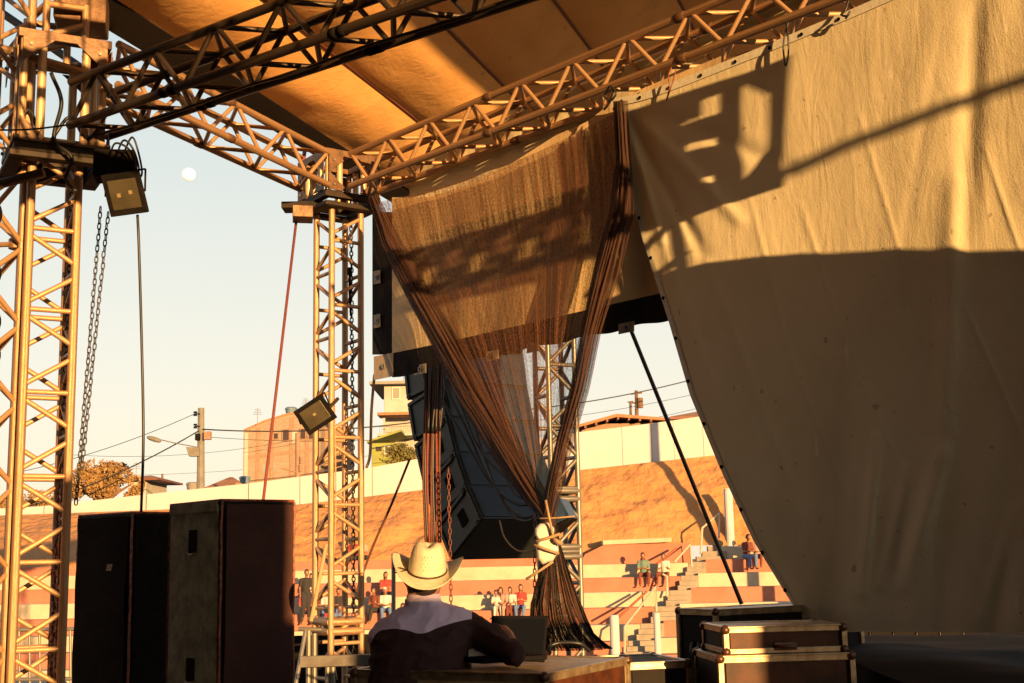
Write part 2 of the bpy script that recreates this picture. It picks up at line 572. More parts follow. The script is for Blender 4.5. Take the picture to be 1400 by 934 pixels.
def truss(name, label, cat, A, B, up=None, side=.30, period=.56, m='alu', mb_='alu2', rot=None, phase=0, group=None, rc=TR, rb=.017, rungs=False, gapf=.05):
    """box truss from A to B: four chords, zigzag braces and rungs, every tube its own part"""
    A, B = Vector(A), Vector(B)
    root = thing(name, label, cat, A, group)
    d = (B - A)
    L = d.length
    d.normalize()
    if rot is not None:      # a vertical tower: corners turned by rot degrees
        e1 = Vector((math.cos(math.radians(rot)), math.sin(math.radians(rot)), 0))
        e2 = d.cross(e1).normalized()
        e1 = e2.cross(d)
        R = side / math.sqrt(2)
        offs = [e1 * R, e2 * R, -e1 * R, -e2 * R]
    else:
        e1 = d.cross(Vector((0, 0, 1))).normalized()
        e2 = e1.cross(d).normalized()
        h = side / 2
        offs = [e1 * h + e2 * h, -e1 * h + e2 * h, -e1 * h - e2 * h, e1 * h - e2 * h]
    for o in offs:
        rod('chord', A + o, B + o, rc, m, root)
    n = int(L / period)
    per = L / n
    for k in range(4):
        a, b = offs[k], offs[(k + 1) % 4]
        ph = ((phase + k) % 2) * per * .5
        w = (b - a).normalized() * (rc * .6)
        for i in range(-1, n + 1):
            t0 = i * per + ph
            g = per * gapf
            for (s0, s1, c0, c1) in ((t0 + g, t0 + per / 2 - g, a, b), (t0 + per / 2 + g, t0 + per - g, b, a)):
                if s0 < 0 or s1 > L:
                    continue
                rod('brace', A + d * s0 + c0 + (w if c0 is a else -w), A + d * s1 + c1 + (-w if c0 is a else w), rb, mb_, root, 10)
            if rungs and 0 < t0 + per < L and i % 1 == 0:
                t = t0 + per
                if rungs == 2 or k % 2 == 0 or rot is not None:
                    rod('rung', A + d * t + a + w, A + d * t + b - w, rb, mb_, root, 10)
    return root


def rect_frame(mb, c, e1, e2, h1, h2, w, t, up):
    """ring of four flat bars in the plane e1,e2"""
    for s in (-1, 1):
        mb.obox(c + e2 * (s * (h2 - w)), e1 * h1, e2 * w, up * t)
        mb.obox(c + e1 * (s * (h1 - w)), e1 * w, e2 * (h2 - 2 * w - .002), up * t)


# ------------------------------------------------------------------ ground, field, hills
ST = ZC - 1.6          # stage deck height
g = MB()
g.grid(lambda u, v: Vector((-900 + 1800 * u, -600 + 1800 * v, 0 if v < .5 else -.02)), 4, 4)
tag(g.build('ground', M['field']), kind='structure')

dk = MB()
dk.box((-6.5, -6, ST - .12), (9.5, 13.2, ST))
dk = dk.build('stage_deck', M['deck'])
tag(dk, 'dark plywood deck of the outdoor stage', 'stage')


# terraces ---------------------------------------------------------
def Xat(px, py, Y): return P(px, py, Y).x


steps = [(-.32, 52.0), (-.83, 51.2), (-1.36, 50.4), (-1.92, 49.6), (-2.50, 48.8), (-3.06, 48.0), (-3.6, 47.2)]
# stair edges per step (photo pixel x at that riser): left edge, right edge
stx = [(942, 966), (931, 955), (914, 944), (893, 928), (873, 905), (856, 893), (850, 885)]
tl = thing('seating_terrace', 'long terrace of steps painted in terracotta and cream bands, left of the concrete stairs', 'terrace', (-5, 50, 0))
trr = thing('seating_terrace', 'short terrace of painted bands right of the concrete stairs, running behind the big curtain', 'terrace', (12, 50, 0))
st = thing('staircase', 'grey concrete stairs climbing between the two painted terraces', 'stairs', (7.5, 47, 0))
for k, (z, Y) in enumerate(steps):
    zt = ZC + z
    xl = Xat(stx[k][0], 800, Y)
    xr = Xat(stx[k][1], 800, Y)
    yb = Y + .8 if k else 53.2
    b = MB()
    b.box((-26, Y, -.05), (xl, yb + .02, zt))
    b.build('step', M['cream'] if k % 2 == 0 else M['orange'], tl, bevel=.02)
    zr = zt + .10
    b = MB()
    b.box((xr, Y, -.05), (30, yb + .02, zr))
    b.build('step', M['orange'] if k % 2 == 0 else M['cream'], trr, bevel=.02)
    for q in range(3):
        za = zt - .0 - q * .18 + .02
        b = MB()
        b.box((xl + .01 - q * .1, Y - q * .27, -.05), (xr + .02 - q * .1, Y - q * .27 + .29, za))
        b.build('step', M['concrete'], st, bevel=.01)
# upper courses
b = MB()
b.box((-26, 52.6, 0), (P(800, 770, 52.6).x, 53.6, ZC + .04))
b.build('step', M['orange'], tl, bevel=.02)
b = MB()   # orange wall with cream coping that steps up beside the stair
p = [P(790, 776, 52.5), P(944, 776, 52.5), P(944, 742, 52.5), P(826, 745, 52.5), P(800, 758, 52.5)]
b.prism(p, (0, .9, 0))
b.build('upper_wall', M['orange'], tl)
b = MB()
a0, a1 = P(824, 742, 52.4), P(918, 738, 52.4)
b.obox((a0 + a1) / 2 + Vector((0, .5, 0)), (a1 - a0) / 2, (0, .55, 0), (0, 0, .09))
b.build('coping', M['cream'], tl, bevel=.02)
for k, (y0, mn) in enumerate(((765, 'cream'), (747, 'orange'))):
    b = MB()
    b.box((P(980 + 16 * k, 750, 52.9).x, 52.9 + k * .8, 0), (30, 53.8 + k * .8, P(1000, 747 - 12 * k, 52.9).z))
    b.build('step', M[mn], trr, bevel=.02)
for q in range(6):
    b = MB()
    x0 = P(944 + 8 * q, 760, 52.3 + .27 * q).x
    b.box((x0, 52.28 + .27 * q, 0), (x0 + 1.0, 52.28 + .27 * q + .3, P(960, 768 - 7 * q, 52.3).z))
    b.build('step', M['concrete'], st, bevel=.01)

# clay bank --------------------------------------------------------
crest = [(-60, 63, 5.0), (-24, 60, P(0, 705, 60).z), (P(410, 690, 58).x, 58, P(410, 690, 58).z), (P(560, 672, 57.5).x, 57.5, P(560, 672, 57.5).z),
         (P(790, 643, 57).x, 57, P(790, 643, 57).z), (P(1000, 620, 56.5).x, 56.5, P(1000, 620, 56.5).z), (45, 56, 9.4)]


def crest_at(x):
    for (x0, y0, z0), (x1, y1, z1) in zip(crest, crest[1:]):
        if x <= x1:
            t = max(0, (x - x0) / (x1 - x0))
            return y0 + (y1 - y0) * t, z0 + (z1 - z0) * t
    return crest[-1][1:]


def bank(u, v):
    x = -60 + 105 * u
    yc, zc = crest_at(x)
    z0 = ZC + .02 if x < 3.5 else (ZC + .35 if x > 4.5 else ZC + .02 + .33 * (x - 3.5))
    y0 = 53.3
    vv = v
    y = y0 + (yc - y0) * vv
    prof = vv ** .85
    z = z0 + (zc - z0) * prof
    n = noise.fractal(Vector((x * .55, y * .55, z * .8)), 1.0, 2.0, 5) * .28
    n2 = abs(noise.noise(Vector((x * 1.1, y * .7, z * 1.6)))) * .22
    w = math.sin(PI * min(1, max(0, vv))) ** .35
    return Vector((x, y - (n + n2) * w, z + n * .25 * w))


hb = MB()
hb.grid(bank, 420, 60)
hl = hb.build('hillside', M['earth'], smooth=True)
tag(hl, kind='structure')
pl = MB()
pl.grid(lambda u, v: Vector((-60 + 105 * u, crest_at(-60 + 105 * u)[0] + v * 160, crest_at(-60 + 105 * u)[1] - .02 - v * 3)), 40, 4)
tag(pl.build('upper_ground', M['field']), kind='structure')

# white wall -------------------------------------------------------
ww = thing('boundary_wall', 'long whitewashed boundary wall running along the top of the clay bank', 'wall', (0, 66, 7))
wpts = [(-50, 93.5), (-22, 84.2)]
px_list = [(px_, 0) for px_ in (200, 340, 410, 509, 600, 700, 790, 850, 890, 920, 960, 1010, 1100)]
px_list = [(px_, crest_at(P(px_, 650, 57.5).x)[0] + .1) for px_, _ in px_list]
cor = []
tops = {200: 676, 340: 661, 410: 652, 509: 639, 600: 622, 700: 606, 790: 591, 850: 584, 890: 579, 920: 575, 960: 569, 1010: 563, 1100: 551}
for px, Y in px_list:
    t_ = P(px, tops[px], Y)
    yc, zc = crest_at(t_.x)
    cor.append((t_, zc - .25))
cor = [(P(-300, 712, 62), 4.5), (P(60, 692, 60), 6.0)] + cor + [(Vector((34, 56.3, 11.6)), 9)]
for (a, za), (b_, zb) in zip(cor, cor[1:]):
    n_ = max(1, int((b_ - a).length / 2.6))
    for i in range(n_):
        p0 = a.lerp(b_, i / n_)
        p1 = a.lerp(b_, (i + 1) / n_)
        z0 = za + (zb - za) * i / n_
        z1 = za + (zb - za) * (i + 1) / n_
        dy = Vector((0, .18, 0))
        g_ = (p1 - p0) * .006
        m_ = MB()
        m_.prism([Vector((p0.x, p0.y, z0)) + g_, Vector((p1.x, p1.y, z1)) - g_, p1 - g_, p0 + g_], dy)
        m_.build('panel', M['whitewall'], ww)

# ------------------------------------------------------------------ stage roof frame
T2 = P(463, 250, 11.7)
T1 = P(62, 450, 8.5)
HZ = T2.z
T1c = Vector((T1.x, 8.5, HZ))
d3 = Vector((.676, -.737, 0))          # run of the truss the curtain hangs from
t3A = T2 + d3 * .40
t3B = T2 + d3 * 9.5
truss('roof_truss', 'golden lit box truss from the middle tower up to the top right, above the curtain', 'truss', t3A, t3B, phase=0)
e2 = P(140, 40, 8.75)
e2.z = HZ
truss('roof_truss', 'golden lit aluminium box truss against the sky between the left tower and the middle tower', 'truss', T2 + (e2 - T2).normalized() * .42, e2, phase=1)
A1 = P(122, 150, 8.35)
B1 = P(585, -52, 6.6)
B1 = A1 + (B1 - A1) * 1.35
B1.z = A1.z
truss('roof_truss', 'dark box truss crossing the upper left corner in front of the tarpaulin ceiling', 'truss', A1, B1, m='aludark', mb_='aludark', phase=1)
# opposite truss of the roof, to the right of the viewer
k9 = Vector((.531 * 7, -7, .119 * 7))
t0c = on_plane(680, 350, t3A - Vector((.737, .676, 0)) * .12, Vector((.737, .676, 0))) + k9
truss('roof_truss', 'aluminium box truss on the sunny side of the stage, outside the view', 'truss', t0c - d3 * 1.7, t0c + d3 * 1.3, side=.34)

tw2 = truss('lattice_tower', 'golden lit aluminium lattice tower in the middle of the picture carrying two roof trusses', 'tower', Vector((T2.x, 11.7, ST)), Vector((T2.x, 11.7, HZ - .30)), rot=-9, side=.30, period=.555, rungs=2, gapf=.12)
tw1 = truss('lattice_tower', 'large golden aluminium lattice tower at the left edge, nearest to the viewer', 'tower', Vector((T1.x, 8.5, ST)), Vector((T1.x, 8.5, P(60, 215, 8.5).z)), rot=-15, side=.30, period=.53, rungs=2, phase=1, gapf=.1)
truss('roof_truss', 'unseen dark box truss added overhead to throw shade on the left tower head', 'truss', Vector((-1.4, 2.7, ZC + 3.5)), Vector((2.6, 2.1, ZC + 3.8)), m='aludark', mb_='aludark', side=.36, period=.4)  # added out of view to break up the sun on the left tower head
truss('lattice_tower', 'lattice tower cut off by the left picture edge, only its right legs in view', 'tower', Vector((P(-22, 450, 8.3).x, 8.3, ST)), Vector((P(-22, 450, 8.3).x, 8.3, P(60, -60, 8.5).z)), rot=20, side=.30, period=.53, phase=0)
Tb = P(761, 600, 14.0)
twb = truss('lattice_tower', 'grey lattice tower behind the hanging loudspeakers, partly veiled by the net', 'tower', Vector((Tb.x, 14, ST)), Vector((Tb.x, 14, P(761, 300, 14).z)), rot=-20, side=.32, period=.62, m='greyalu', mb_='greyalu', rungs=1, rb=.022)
for y in (672, 683, 748, 761):
    z = P(770, y, 14).z
    for k in range(4):
        a = math.radians(-20 + 90 * k)
        b_ = math.radians(-20 + 90 * (k + 1))
        R_ = .32 / math.sqrt(2)
        rod('joint_bar', Vector((Tb.x + R_ * math.cos(a), 14 + R_ * math.sin(a), z)), Vector((Tb.x + R_ * math.cos(b_), 14 + R_ * math.sin(b_), z)), .034, 'greyalu', twb)
# joint of the middle tower (two thick collars one above the other)
for y in (849, 862):
    z = P(469, y, 11.7).z
    for k in range(4):
        a = math.radians(-9 + 90 * k)
        b_ = math.radians(-9 + 90 * (k + 1))
        R_ = .30 / math.sqrt(2)
        rod('joint_bar', Vector((T2.x + R_ * math.cos(a), 11.7 + R_ * math.sin(a), z)), Vector((T2.x + R_ * math.cos(b_), 11.7 + R_ * math.sin(b_), z)), .036, 'alu', tw2)


def sleeve(name, label, c, z0, z1, h, rot, flip=False):
    """corner block: top and bottom rings, eight tubes, gusset plates and rollers"""
    root = thing(name, label, 'truss corner', (c.x, c.y, z0))
    a = math.radians(rot)
    e1 = Vector((math.cos(a), math.sin(a), 0))
    e2_ = Vector((-math.sin(a), math.cos(a), 0))
    up = Vector((0, 0, 1))
    for z, mname in ((z0, 'darkplate'), (z1, 'plate')):
        mb = MB()
        rect_frame(mb, Vector((c.x, c.y, z)), e1, e2_, h, h, .035, .03, up)
        mb.build('ring', M[mname], root, bevel=.004)
    for s1 in (-1, 1):
        for s2 in (-1, 1):
            for (u, v) in ((h - .035, h - .16), (h - .16, h - .035)):
                q = c + e1 * (s1 * u) + e2_ * (s2 * v)
                rod('upright', (q.x, q.y, z0 + .03), (q.x, q.y, z1 - .03), .029, 'alubright', root)
            q = c + e1 * (s1 * (h - .045)) + e2_ * (s2 * (h - .045))
            rod('corner_post', (q.x, q.y, z0 + .03), (q.x, q.y, z1 - .03), .026, 'alubright', root)
    for (na, nb, mn) in ((e1, e2_, 1), (e2_, e1, 1)):
        for s in (-1, 1):
            for s2 in (-1, 1):
                for zz, dz in ((z1 - .032, -1), (z0 + .032, 1)):
                    o = c + nb * (s * (h + .002)) + na * (s2 * (h - .03))
                    o = Vector((o.x, o.y, zz))
                    mb = MB()
                    mb.prism([o, o - na * (s2 * .20), o + up * (dz * .17)], nb * (s * .008))
                    mb.build('gusset', M['plate'], root)
                    bt = MB()
                    w = o - na * (s2 * .05) + up * (dz * .05)
                    bt.tube([w, w + nb * (s * .022)], .012, 6)
                    bt.build('bolt', M['galv'], root)
    return root



for (A_, B_, lb, mn) in ((A1, B1, 'dark', 'aludark'),):
    root = bpy.data.objects['roof_truss.002']
    d_ = (B_ - A_).normalized()
    e_1 = d_.cross(Vector((0, 0, 1))).normalized()
    for t_ in (.95, 1.03, 2.4, 2.46):
        for s_ in (-1, 1):
            q_ = A_ + d_ * t_ + e_1 * (.15 * s_) - Vector((0, 0, .15))
            rod('tape_band' if s_ > 0 else 'chord_joint', q_, q_ + d_ * .045, .034, 'black', root)
for nm_, (A_, B_) in (('roof_truss', (t3A, t3B)), ('roof_truss.001', (T2, e2))):
    root = bpy.data.objects[nm_]
    d_ = (B_ - A_).normalized()
    e_1 = d_.cross(Vector((0, 0, 1))).normalized()
    for t_ in (1.9, 3.9, 5.9):
        if t_ < (B_ - A_).length:
            for s_ in (-1, 1):
                for h_ in (-1, 1):
                    q_ = A_ + d_ * t_ + e_1 * (.15 * s_) + Vector((0, 0, .15 * h_))
                    rod('chord_joint', q_ - d_ * .04, q_ + d_ * .04, .034, 'plate', root)
s2r = sleeve('corner_block', 'golden corner block at the head of the middle tower where two trusses meet', Vector((T2.x, 11.7, 0)), HZ - .20, HZ + .19, .285, 36)
mb = MB()   # base plates of the block
rect_frame(mb, Vector((T2.x, 11.7, HZ - .285)), Vector((math.cos(.62), math.sin(.62), 0)), Vector((-math.sin(.62), math.cos(.62), 0)), .27, .27, .05, .022, Vector((0, 0, 1)))
mb.build('base_ring', M['darkplate'], s2r, bevel=.006)
mb = MB()
q = P(414, 293, 11.5)
mb.obox(q, (.09, .02, 0), (-.02, .12, 0), (0, 0, .055))
mb.build('outrigger_plate', M['plate'], s2r, bevel=.006)
mb = MB()
mb.obox(P(424, 283, 11.6), (.25, .0, -.0), (0, .10, 0), (0, 0, .03))
mb.build('outrigger_arm', M['darkplate'], s2r, bevel=.004)

z_lo, z_hi = P(60, 222, 8.5).z, P(60, 74, 8.5).z
s1r = sleeve('corner_block', 'large rusty corner block with bolts and gusset plates at the head of the left tower', Vector((T1.x + .02, 8.5, 0)), z_lo, z_hi, .30, 28)
for z, w in ((z_lo - .06, .33), (z_lo + .05, .31)):
    mb = MB()
    rect_frame(mb, Vector((T1.x + .02, 8.5, z)), Vector((.88, .47, 0)), Vector((-.47, .88, 0)), w, w, .05, .02, Vector((0, 0, 1)))
    mb.build('lower_ring', M['darkplate'], s1r, bevel=.005)
# hoist frame above the left block
hf = s1r
zt = P(60, 22, 8.5).z
cs = [P(x, 60, 8.5 + dy) for x, dy in ((36, .1), (62, -.2), (116, -.1), (92, .22))]
for i, q in enumerate(cs):
    rod('upright', (q.x, q.y, z_hi), (q.x, q.y, zt + .02), .026, 'alu', hf)
    r_ = cs[(i + 1) % 4]
    rod('top_bar', (q.x, q.y, zt), (r_.x, r_.y, zt), .024, 'alu', hf)
rod('cross_brace', (cs[1].x, cs[1].y, z_hi + .05), (cs[2].x, cs[2].y, zt - .12), .022, 'alu', hf)
rod('cross_brace', (cs[0].x, cs[0].y, z_hi + .05), (cs[3].x, cs[3].y, zt - .12), .022, 'alu', hf)
mt = thing('chain_motor', 'rusty brown chain motor box with a round red coil, above the left corner block', 'hoist', P(110, 60, 8.6))
mb = MB()
c_ = P(112, 18, 8.6)
mb.obox(c_, (.17, .04, -.01), (-.04, .16, 0), (.0, 0, .12))
mb.build('housing', M['plate'], mt, bevel=.015)
for i, rr in enumerate((.075, .055, .032)):
    mb = MB()
    q = P(132, 79, 8.5)
    n_ = 20
    mb.tube([q + Vector((rr * math.cos(2 * PI * k / n_), -.01 * i, rr * math.sin(2 * PI * k / n_))) for k in range(n_ + 1)], .013, 6)
    mb.build('coil', M['rope'], mt, smooth=True)
mb = MB()
q = P(132, 79, 8.56)
mb.tube([q + Vector((0, -.03, 0)), q + Vector((0, .08, 0))], .095, 20)
mb.build('drum', M['plate'], mt, bevel=.005)

# a few scaffold tubes round the left tower head
tb = [('scaffold_tube', 'golden scaffold tube running in from the left edge to the left corner block', P(-60, 48, 8.3), P(128, 104, 8.25), .03, 'alu'),
      ('scaffold_tube', 'dark scaffold tube behind the left corner block, running in from the upper left', P(-30, -5, 9.2), P(150, 120, 9.0), .03, 'aludark'),
      ('scaffold_tube', 'dark scaffold tube under the left corner block, sloping down to the left edge', P(-40, 262, 8.2), P(60, 236, 8.2), .032, 'aludark')]
for n_, lb, a, b_, r_, mn in tb:
    o = rod(n_, a, b_, r_, mn, None)
    tag(o, lb, 'tube')
cp = thing('tube_clamp', 'golden tube clamp round a leg of the left tower', 'clamp', P(22, 336, 8.3))
mb = MB()
q = P(22, 334, 8.45)
mb.tube([q - Vector((0, 0, .035)), q + Vector((0, 0, .035))], .05, 10)
mb.build('collar', M['alu'], cp, bevel=.006)
mb = MB()
mb.tube([P(-6, 335, 8.45), P(38, 333, 8.4)], .018, 8)
mb.build('bolt', M['alu'], cp)

# unseen cut plate added to throw a corner block shadow on the curtain
nC = Vector((.737, .676, 0))


def shadow_src(px, py, k=3.7):
    q = on_plane(px, py, t3A - nC * .18, nC)
    return q + Vector((.531, -1, .119)) * k


pp = thing('shadow_plate', 'unseen plate with openings cut to throw a corner block shadow on the curtain', 'plate', shadow_src(1000, 330))
outer = [(1108, 66), (1098, 246), (985, 284), (868, 318), (866, 132)]
cx = lambda q: shadow_src(q[0] - 26, q[1] + 8)
thick = Vector((.737, .676, 0)) * .01
# frame strips leaving the openings of the shadow
strips = [[(1085, 76), (1108, 66), (1098, 246), (1080, 252)], [(1042, 92), (1085, 76), (1084, 118), (1044, 102)],
          [(1040, 243), (1082, 195), (1080, 252), (1040, 266)], [(1015, 100), (1042, 92), (1040, 266), (1012, 275)],
          [(866, 150), (1015, 100), (1014, 118), (866, 165)], [(866, 165), (948, 138), (944, 300), (868, 318)],
          [(948, 138), (962, 134), (960, 294), (944, 300)], [(962, 160), (1015, 145), (1014, 175), (962, 190)],
          [(962, 200), (1003, 190), (1002, 232), (962, 245)], [(1003, 190), (1015, 186), (1012, 275), (1000, 279)], [(962, 250), (1000, 244), (1000, 279), (960, 294)],
          [(962, 120), (985, 112), (985, 150), (962, 156)]]
for s_ in strips:
    mb = MB()
    mb.prism([cx(q) for q in s_], thick)
    mb.build('plate_piece', M['plate'], pp)
for a, b_ in (((880, 300), (925, 385)), ((868, 375), (940, 300)), ((952, 280), (958, 385)), ((900, 390), (960, 340))):
    rod('shadow_bar', cx(a), cx(b_), .018, 'alu', pp)
# unseen drape added to shade the lower curtain
bdq = [shadow_src(862, 392), shadow_src(898, 376), shadow_src(960, 362), shadow_src(1030, 352), shadow_src(1100, 344), shadow_src(1230, 340), shadow_src(1300, 344), shadow_src(1400, 338), shadow_src(1500, 330), shadow_src(1700, 320)]
sd_ = MB()
n_ = len(bdq)
vs = [Vector(q) for q in bdq] + [Vector((q.x, q.y, ST + .02)) for q in bdq]
sd_.add(vs, [(i, i + 1, n_ + i + 1, n_ + i) for i in range(n_ - 1)])
o = sd_.build('curtain_shade_drape', M['roomdark'], None, solid=.01)
tag(o, 'dark drape added out of view to shade the lower curtain', 'drape')
mb = MB()  # unseen cable, thickened and set back for a soft shadow band
mb.tube([shadow_src(x, y, 13) for x, y in ((1060, 236), (1110, 222), (1160, 196), (1210, 178), (1260, 160), (1310, 140), (1370, 118), (1440, 96), (1520, 70))], .040, 6)
o = mb.build('shadow_cable', M['cable'], smooth=True)
tag(o, 'unseen cable bundle shaped to throw a soft shadow band on the curtain', 'cable')

# ------------------------------------------------------------------ tarpaulin roof
E0 = Vector((P(480, 218, 12.5).x, 12.5, 0))
zE = P(480, 218, 12.5).z
ra = Vector((-.321, -.947, 0))       # along the eaves, towards the viewer
rs = Vector((.947, -.321, 0))        # up the slope
SL = .40
seams = [0.0, .74, 1.56, 2.4, 3.3, 4.2, 5.1, 6.0, 6.8, 7.6, 8.26]


def roofpt(s, a, dz=0):
    z = zE + SL * s if s <= 6 else zE + SL * 6 - SL * (s - 6)
    q = E0 + rs * s + ra * a
    return Vector((q.x, q.y, z + dz))


rf = thing('stage_roof', 'sagging orange lit tarpaulin roof stretched over the stage', 'roof', roofpt(0, 0))
A0_, A1_ = -3.2, 17.0
for i in range(len(seams) - 1):
    s0, s1 = seams[i] + (.06 if i == 0 else 0), seams[i + 1]

    def fn(u, v, s0=s0, s1=s1, i=i):
        s = s0 + (s1 - s0) * u
        a = A0_ + (A1_ - A0_) * v
        sag = .075 * math.sin(PI * u)
        n = noise.fractal(Vector((s * 1.2, a * .5, i * 3.1)), 1.0, 2.0, 3) * .035 * math.sin(PI * u) ** .5 if 0 < u < 1 else 0
        # fine diagonal pull creases
        cr = .006 * math.sin((a * 6 + s * 9) + 3 * noise.noise(Vector((s * 2, a * 1.2, i)))) * max(0, noise.noise(Vector((s * .8 + 5, a * .4, i * 7)))) * math.sin(PI * u)
        return roofpt(s, a, -sag + n + cr)
    mb = MB()
    mb.grid(fn, 24, 150)
    mb.build('tarp_panel', M['roof'], rf, smooth=True)
    # rafter tube under the seam
    if i:
        rod('rafter', roofpt(s0, A0_, .01), roofpt(s0, A1_, .01), .022, 'rafter', rf)
mb = MB()
w0 = roofpt(-.10, A0_)
for (sa, sb, dz) in ((-.14, .07, -.05),):
    mb.prism([roofpt(sa, A0_, -.04), roofpt(sb, A0_, -.01), roofpt(sb, A0_, .05), roofpt(sa, A0_, .03)], ra * (A1_ - A0_))
mb.build('eave_beam', M['roomdark'], rf)
for a in (-2.2, .9, 4.2, 7.5, 10.8):
    for i in range(1):
        rod('purlin', roofpt(.1, a, .10), roofpt(6, a, .10), .025, 'rafter', rf)

# ------------------------------------------------------------------ banner sheet behind truss three
bn = -nC * .10          # pushed out behind the truss
pB = t3A + bn


def PB(px, py, off=0.0): return on_plane(px, py, pB + nC * off, nC)


ban = thing('side_banner', 'tan banner sheet with a black border hanging behind the brown net', 'banner', PB(700, 380))


def lerp2(tab, x):
    for (x0, y0), (x1, y1) in zip(tab, tab[1:]):
        if x <= x1:
            return y0 + (y1 - y0) * (x - x0) / (x1 - x0)
    return tab[-1][1]


btop = [(500, 262), (536, 270), (585, 270), (640, 253), (700, 223), (760, 185), (800, 168), (840, 138), (900, 112), (990, 75)]
bbot = [(500, 523), (536, 516), (900, 440), (1000, 420), (1100, 400)]
bblk = [(500, 495), (536, 483), (609, 468), (898, 402), (1000, 380), (1100, 358)]


def wob(px, py):
    return .03 * noise.noise(Vector((px * .012, py * .006, 1))) + .012 * math.sin(px * .09 + py * .01)


mb = MB()
mb.grid(lambda u, v: PB(536 + 450 * u, lerp2(btop, 536 + 450 * u) * (1 - v) + lerp2(bblk, 536 + 450 * u) * v, wob(536 + 450 * u, 300 + 150 * v) * (.3 + .7 * v)), 90, 40)
mb.build('cloth', M['banner'], ban, smooth=True)
mb = MB()
mb.grid(lambda u, v: PB(536 + 450 * u, lerp2(bblk, 536 + 450 * u) * (1 - v) + (lerp2(bbot, 536 + 450 * u) + 2.0 * math.sin(u * 40)) * v, .004 + wob(536 + 450 * u, 450)), 90, 4)
mb.build('lower_border', M['blackcloth'], ban, smooth=True)
mb = MB()
mb.grid(lambda u, v: PB(509 + 27 * u, 290 + v * (195 + 0 * u), .004 + wob(536, 300 + 150 * v) * (.3 + .7 * v)), 4, 30)
mb.build('side_border', M['blackcloth'], ban, smooth=True)


def patch(px, py, w, h, parent, plane=PB, off=-.012, grom=True, mname='patch'):
    q = [plane(px + a * w / 2, py + b * h / 2 - a * w * .10, off) for a, b in ((-1, -1), (1, -1), (1, 1), (-1, 1))]
    mb = MB()
    mb.prism(q, nC * .006)
    o = mb.build('patch', M[mname], parent)
    if grom:
        c = plane(px, py, off - .008)
        mb = MB()
        e1, e2 = Vector((d3.x, d3.y, 0)), Vector((0, 0, 1))
        mb.rings([[c + (e1 * math.cos(2 * PI * k / 12) + e2 * math.sin(2 * PI * k / 12)) * r - nC * dz for k in range(12)] for r, dz in ((.024, 0), (.022, .006), (.012, .006), (.010, 0))], cap=False)
        mb.build('grommet', M['galv'], o)
        mb = MB()
        mb.tube([c, c + nC * .004], .011, 10)
        mb.build('eyelet_hole', M['black'], o)
    return o


for (x, y, w, h) in ((524, 501, 26, 32), (515, 379, 9, 18), (515, 439, 9, 18), (574, 505, 16, 13), (622, 493, 11, 13), (673, 486, 16, 13), (728, 475, 16, 13), (856, 448, 21, 14)):
    patch(x, y, w, h, ban)

# pale top sheet curling over the banner, seen bright behind the truss
tsh = MB()
PB2 = lambda x, y, o=0: on_plane(x, y, t3A + nC * (.22 + o), nC)
thb = [(536, 276), (585, 275), (640, 258), (700, 228), (760, 190), (800, 172), (840, 140), (900, 110), (1000, 60), (1150, -10)]
tht = [(536, 236), (600, 200), (700, 158), (836, 100), (1000, 35), (1150, -40)]
tsh.grid(lambda u, v: PB2(560 + 560 * u, lerp2(tht, 560 + 560 * u) * (1 - v) + lerp2(thb, 560 + 560 * u) * v, -.06 + .05 * math.sin(v * PI) + .03 * noise.noise(Vector((u * 14, v * 2, 4)))), 120, 14)
o = tsh.build('valance', M['curtain'], None, smooth=True)
tag(o, 'pale sunlit cloth valance with a curved lower edge behind the truss above the net', 'cloth')

# ------------------------------------------------------------------ big curtain
c_off = -nC * .17 - Vector((0, 0, 0))
pC = t3A - nC * .175


def PC(px, py, off=0.0): return on_plane(px, py, pC - nC * off, nC)


ledge = [(128, 833), (180, 846), (250, 859), (330, 880), (440, 915), (540, 944), (640, 985), (740, 1031), (812, 1075), (870, 1112)]
ctop = [(833, 134), (920, 100), (1040, 60), (1160, 14), (1230, -16), (1400, -90), (1560, -160)]


def edge_x(py):
    for (y0, x0), (y1, x1) in zip(ledge, ledge[1:]):
        if py <= y1:
            return x0 + (x1 - x0) * (py - y0) / (y1 - y0)
    return ledge[-1][1]


# folds: (x0,y0,x1,y1,width px,amplitude m)
folds = [(1306, 250, 1290, 620, 16, .055), (1290, 620, 1235, 800, 13, .06), (1199, 600, 1178, 810, 9, .045), (1240, 640, 1205, 800, 9, .035),
         (1130, 640, 1132, 830, 9, .03), (1335, 0, 1318, 340, 15, -.042), (1290, 30, 1235, 330, 9, -.008), (1385, 700, 1340, 850, 10, .025),
         (850, 145, 960, 345, 9, -.06), (848, 140, 905, 330, 7, .05), (850, 140, 1010, 300, 10, .05), (850, 138, 1080, 230, 12, -.03), (905, 330, 985, 560, 9, .022), (960, 340, 1110, 740, 7, .016),
         (1095, 280, 1160, 480, 4, .010), (1160, 480, 1260, 700, 4, .010), (1175, 160, 1240, 380, 4, .008), (1240, 380, 1300, 560, 4, .010),
         (1345, 200, 1400, 360, 4, .010), (1020, 250, 1075, 470, 4, .009), (1075, 470, 1165, 700, 4, .010), (1320, 420, 1400, 600, 4, .012), (900, 480, 1000, 660, 4, .008)]


def segd(x, y, a, b, c, d):
    vx, vy = c - a, d - b
    t = ((x - a) * vx + (y - b) * vy) / (vx * vx + vy * vy)
    tc_ = max(0, min(1, t))
    dx, dy = x - a - tc_ * vx, y - b - tc_ * vy
    s = (vx * (y - b) - vy * (x - a)) / math.hypot(vx, vy)
    return math.hypot(dx, dy), tc_, s


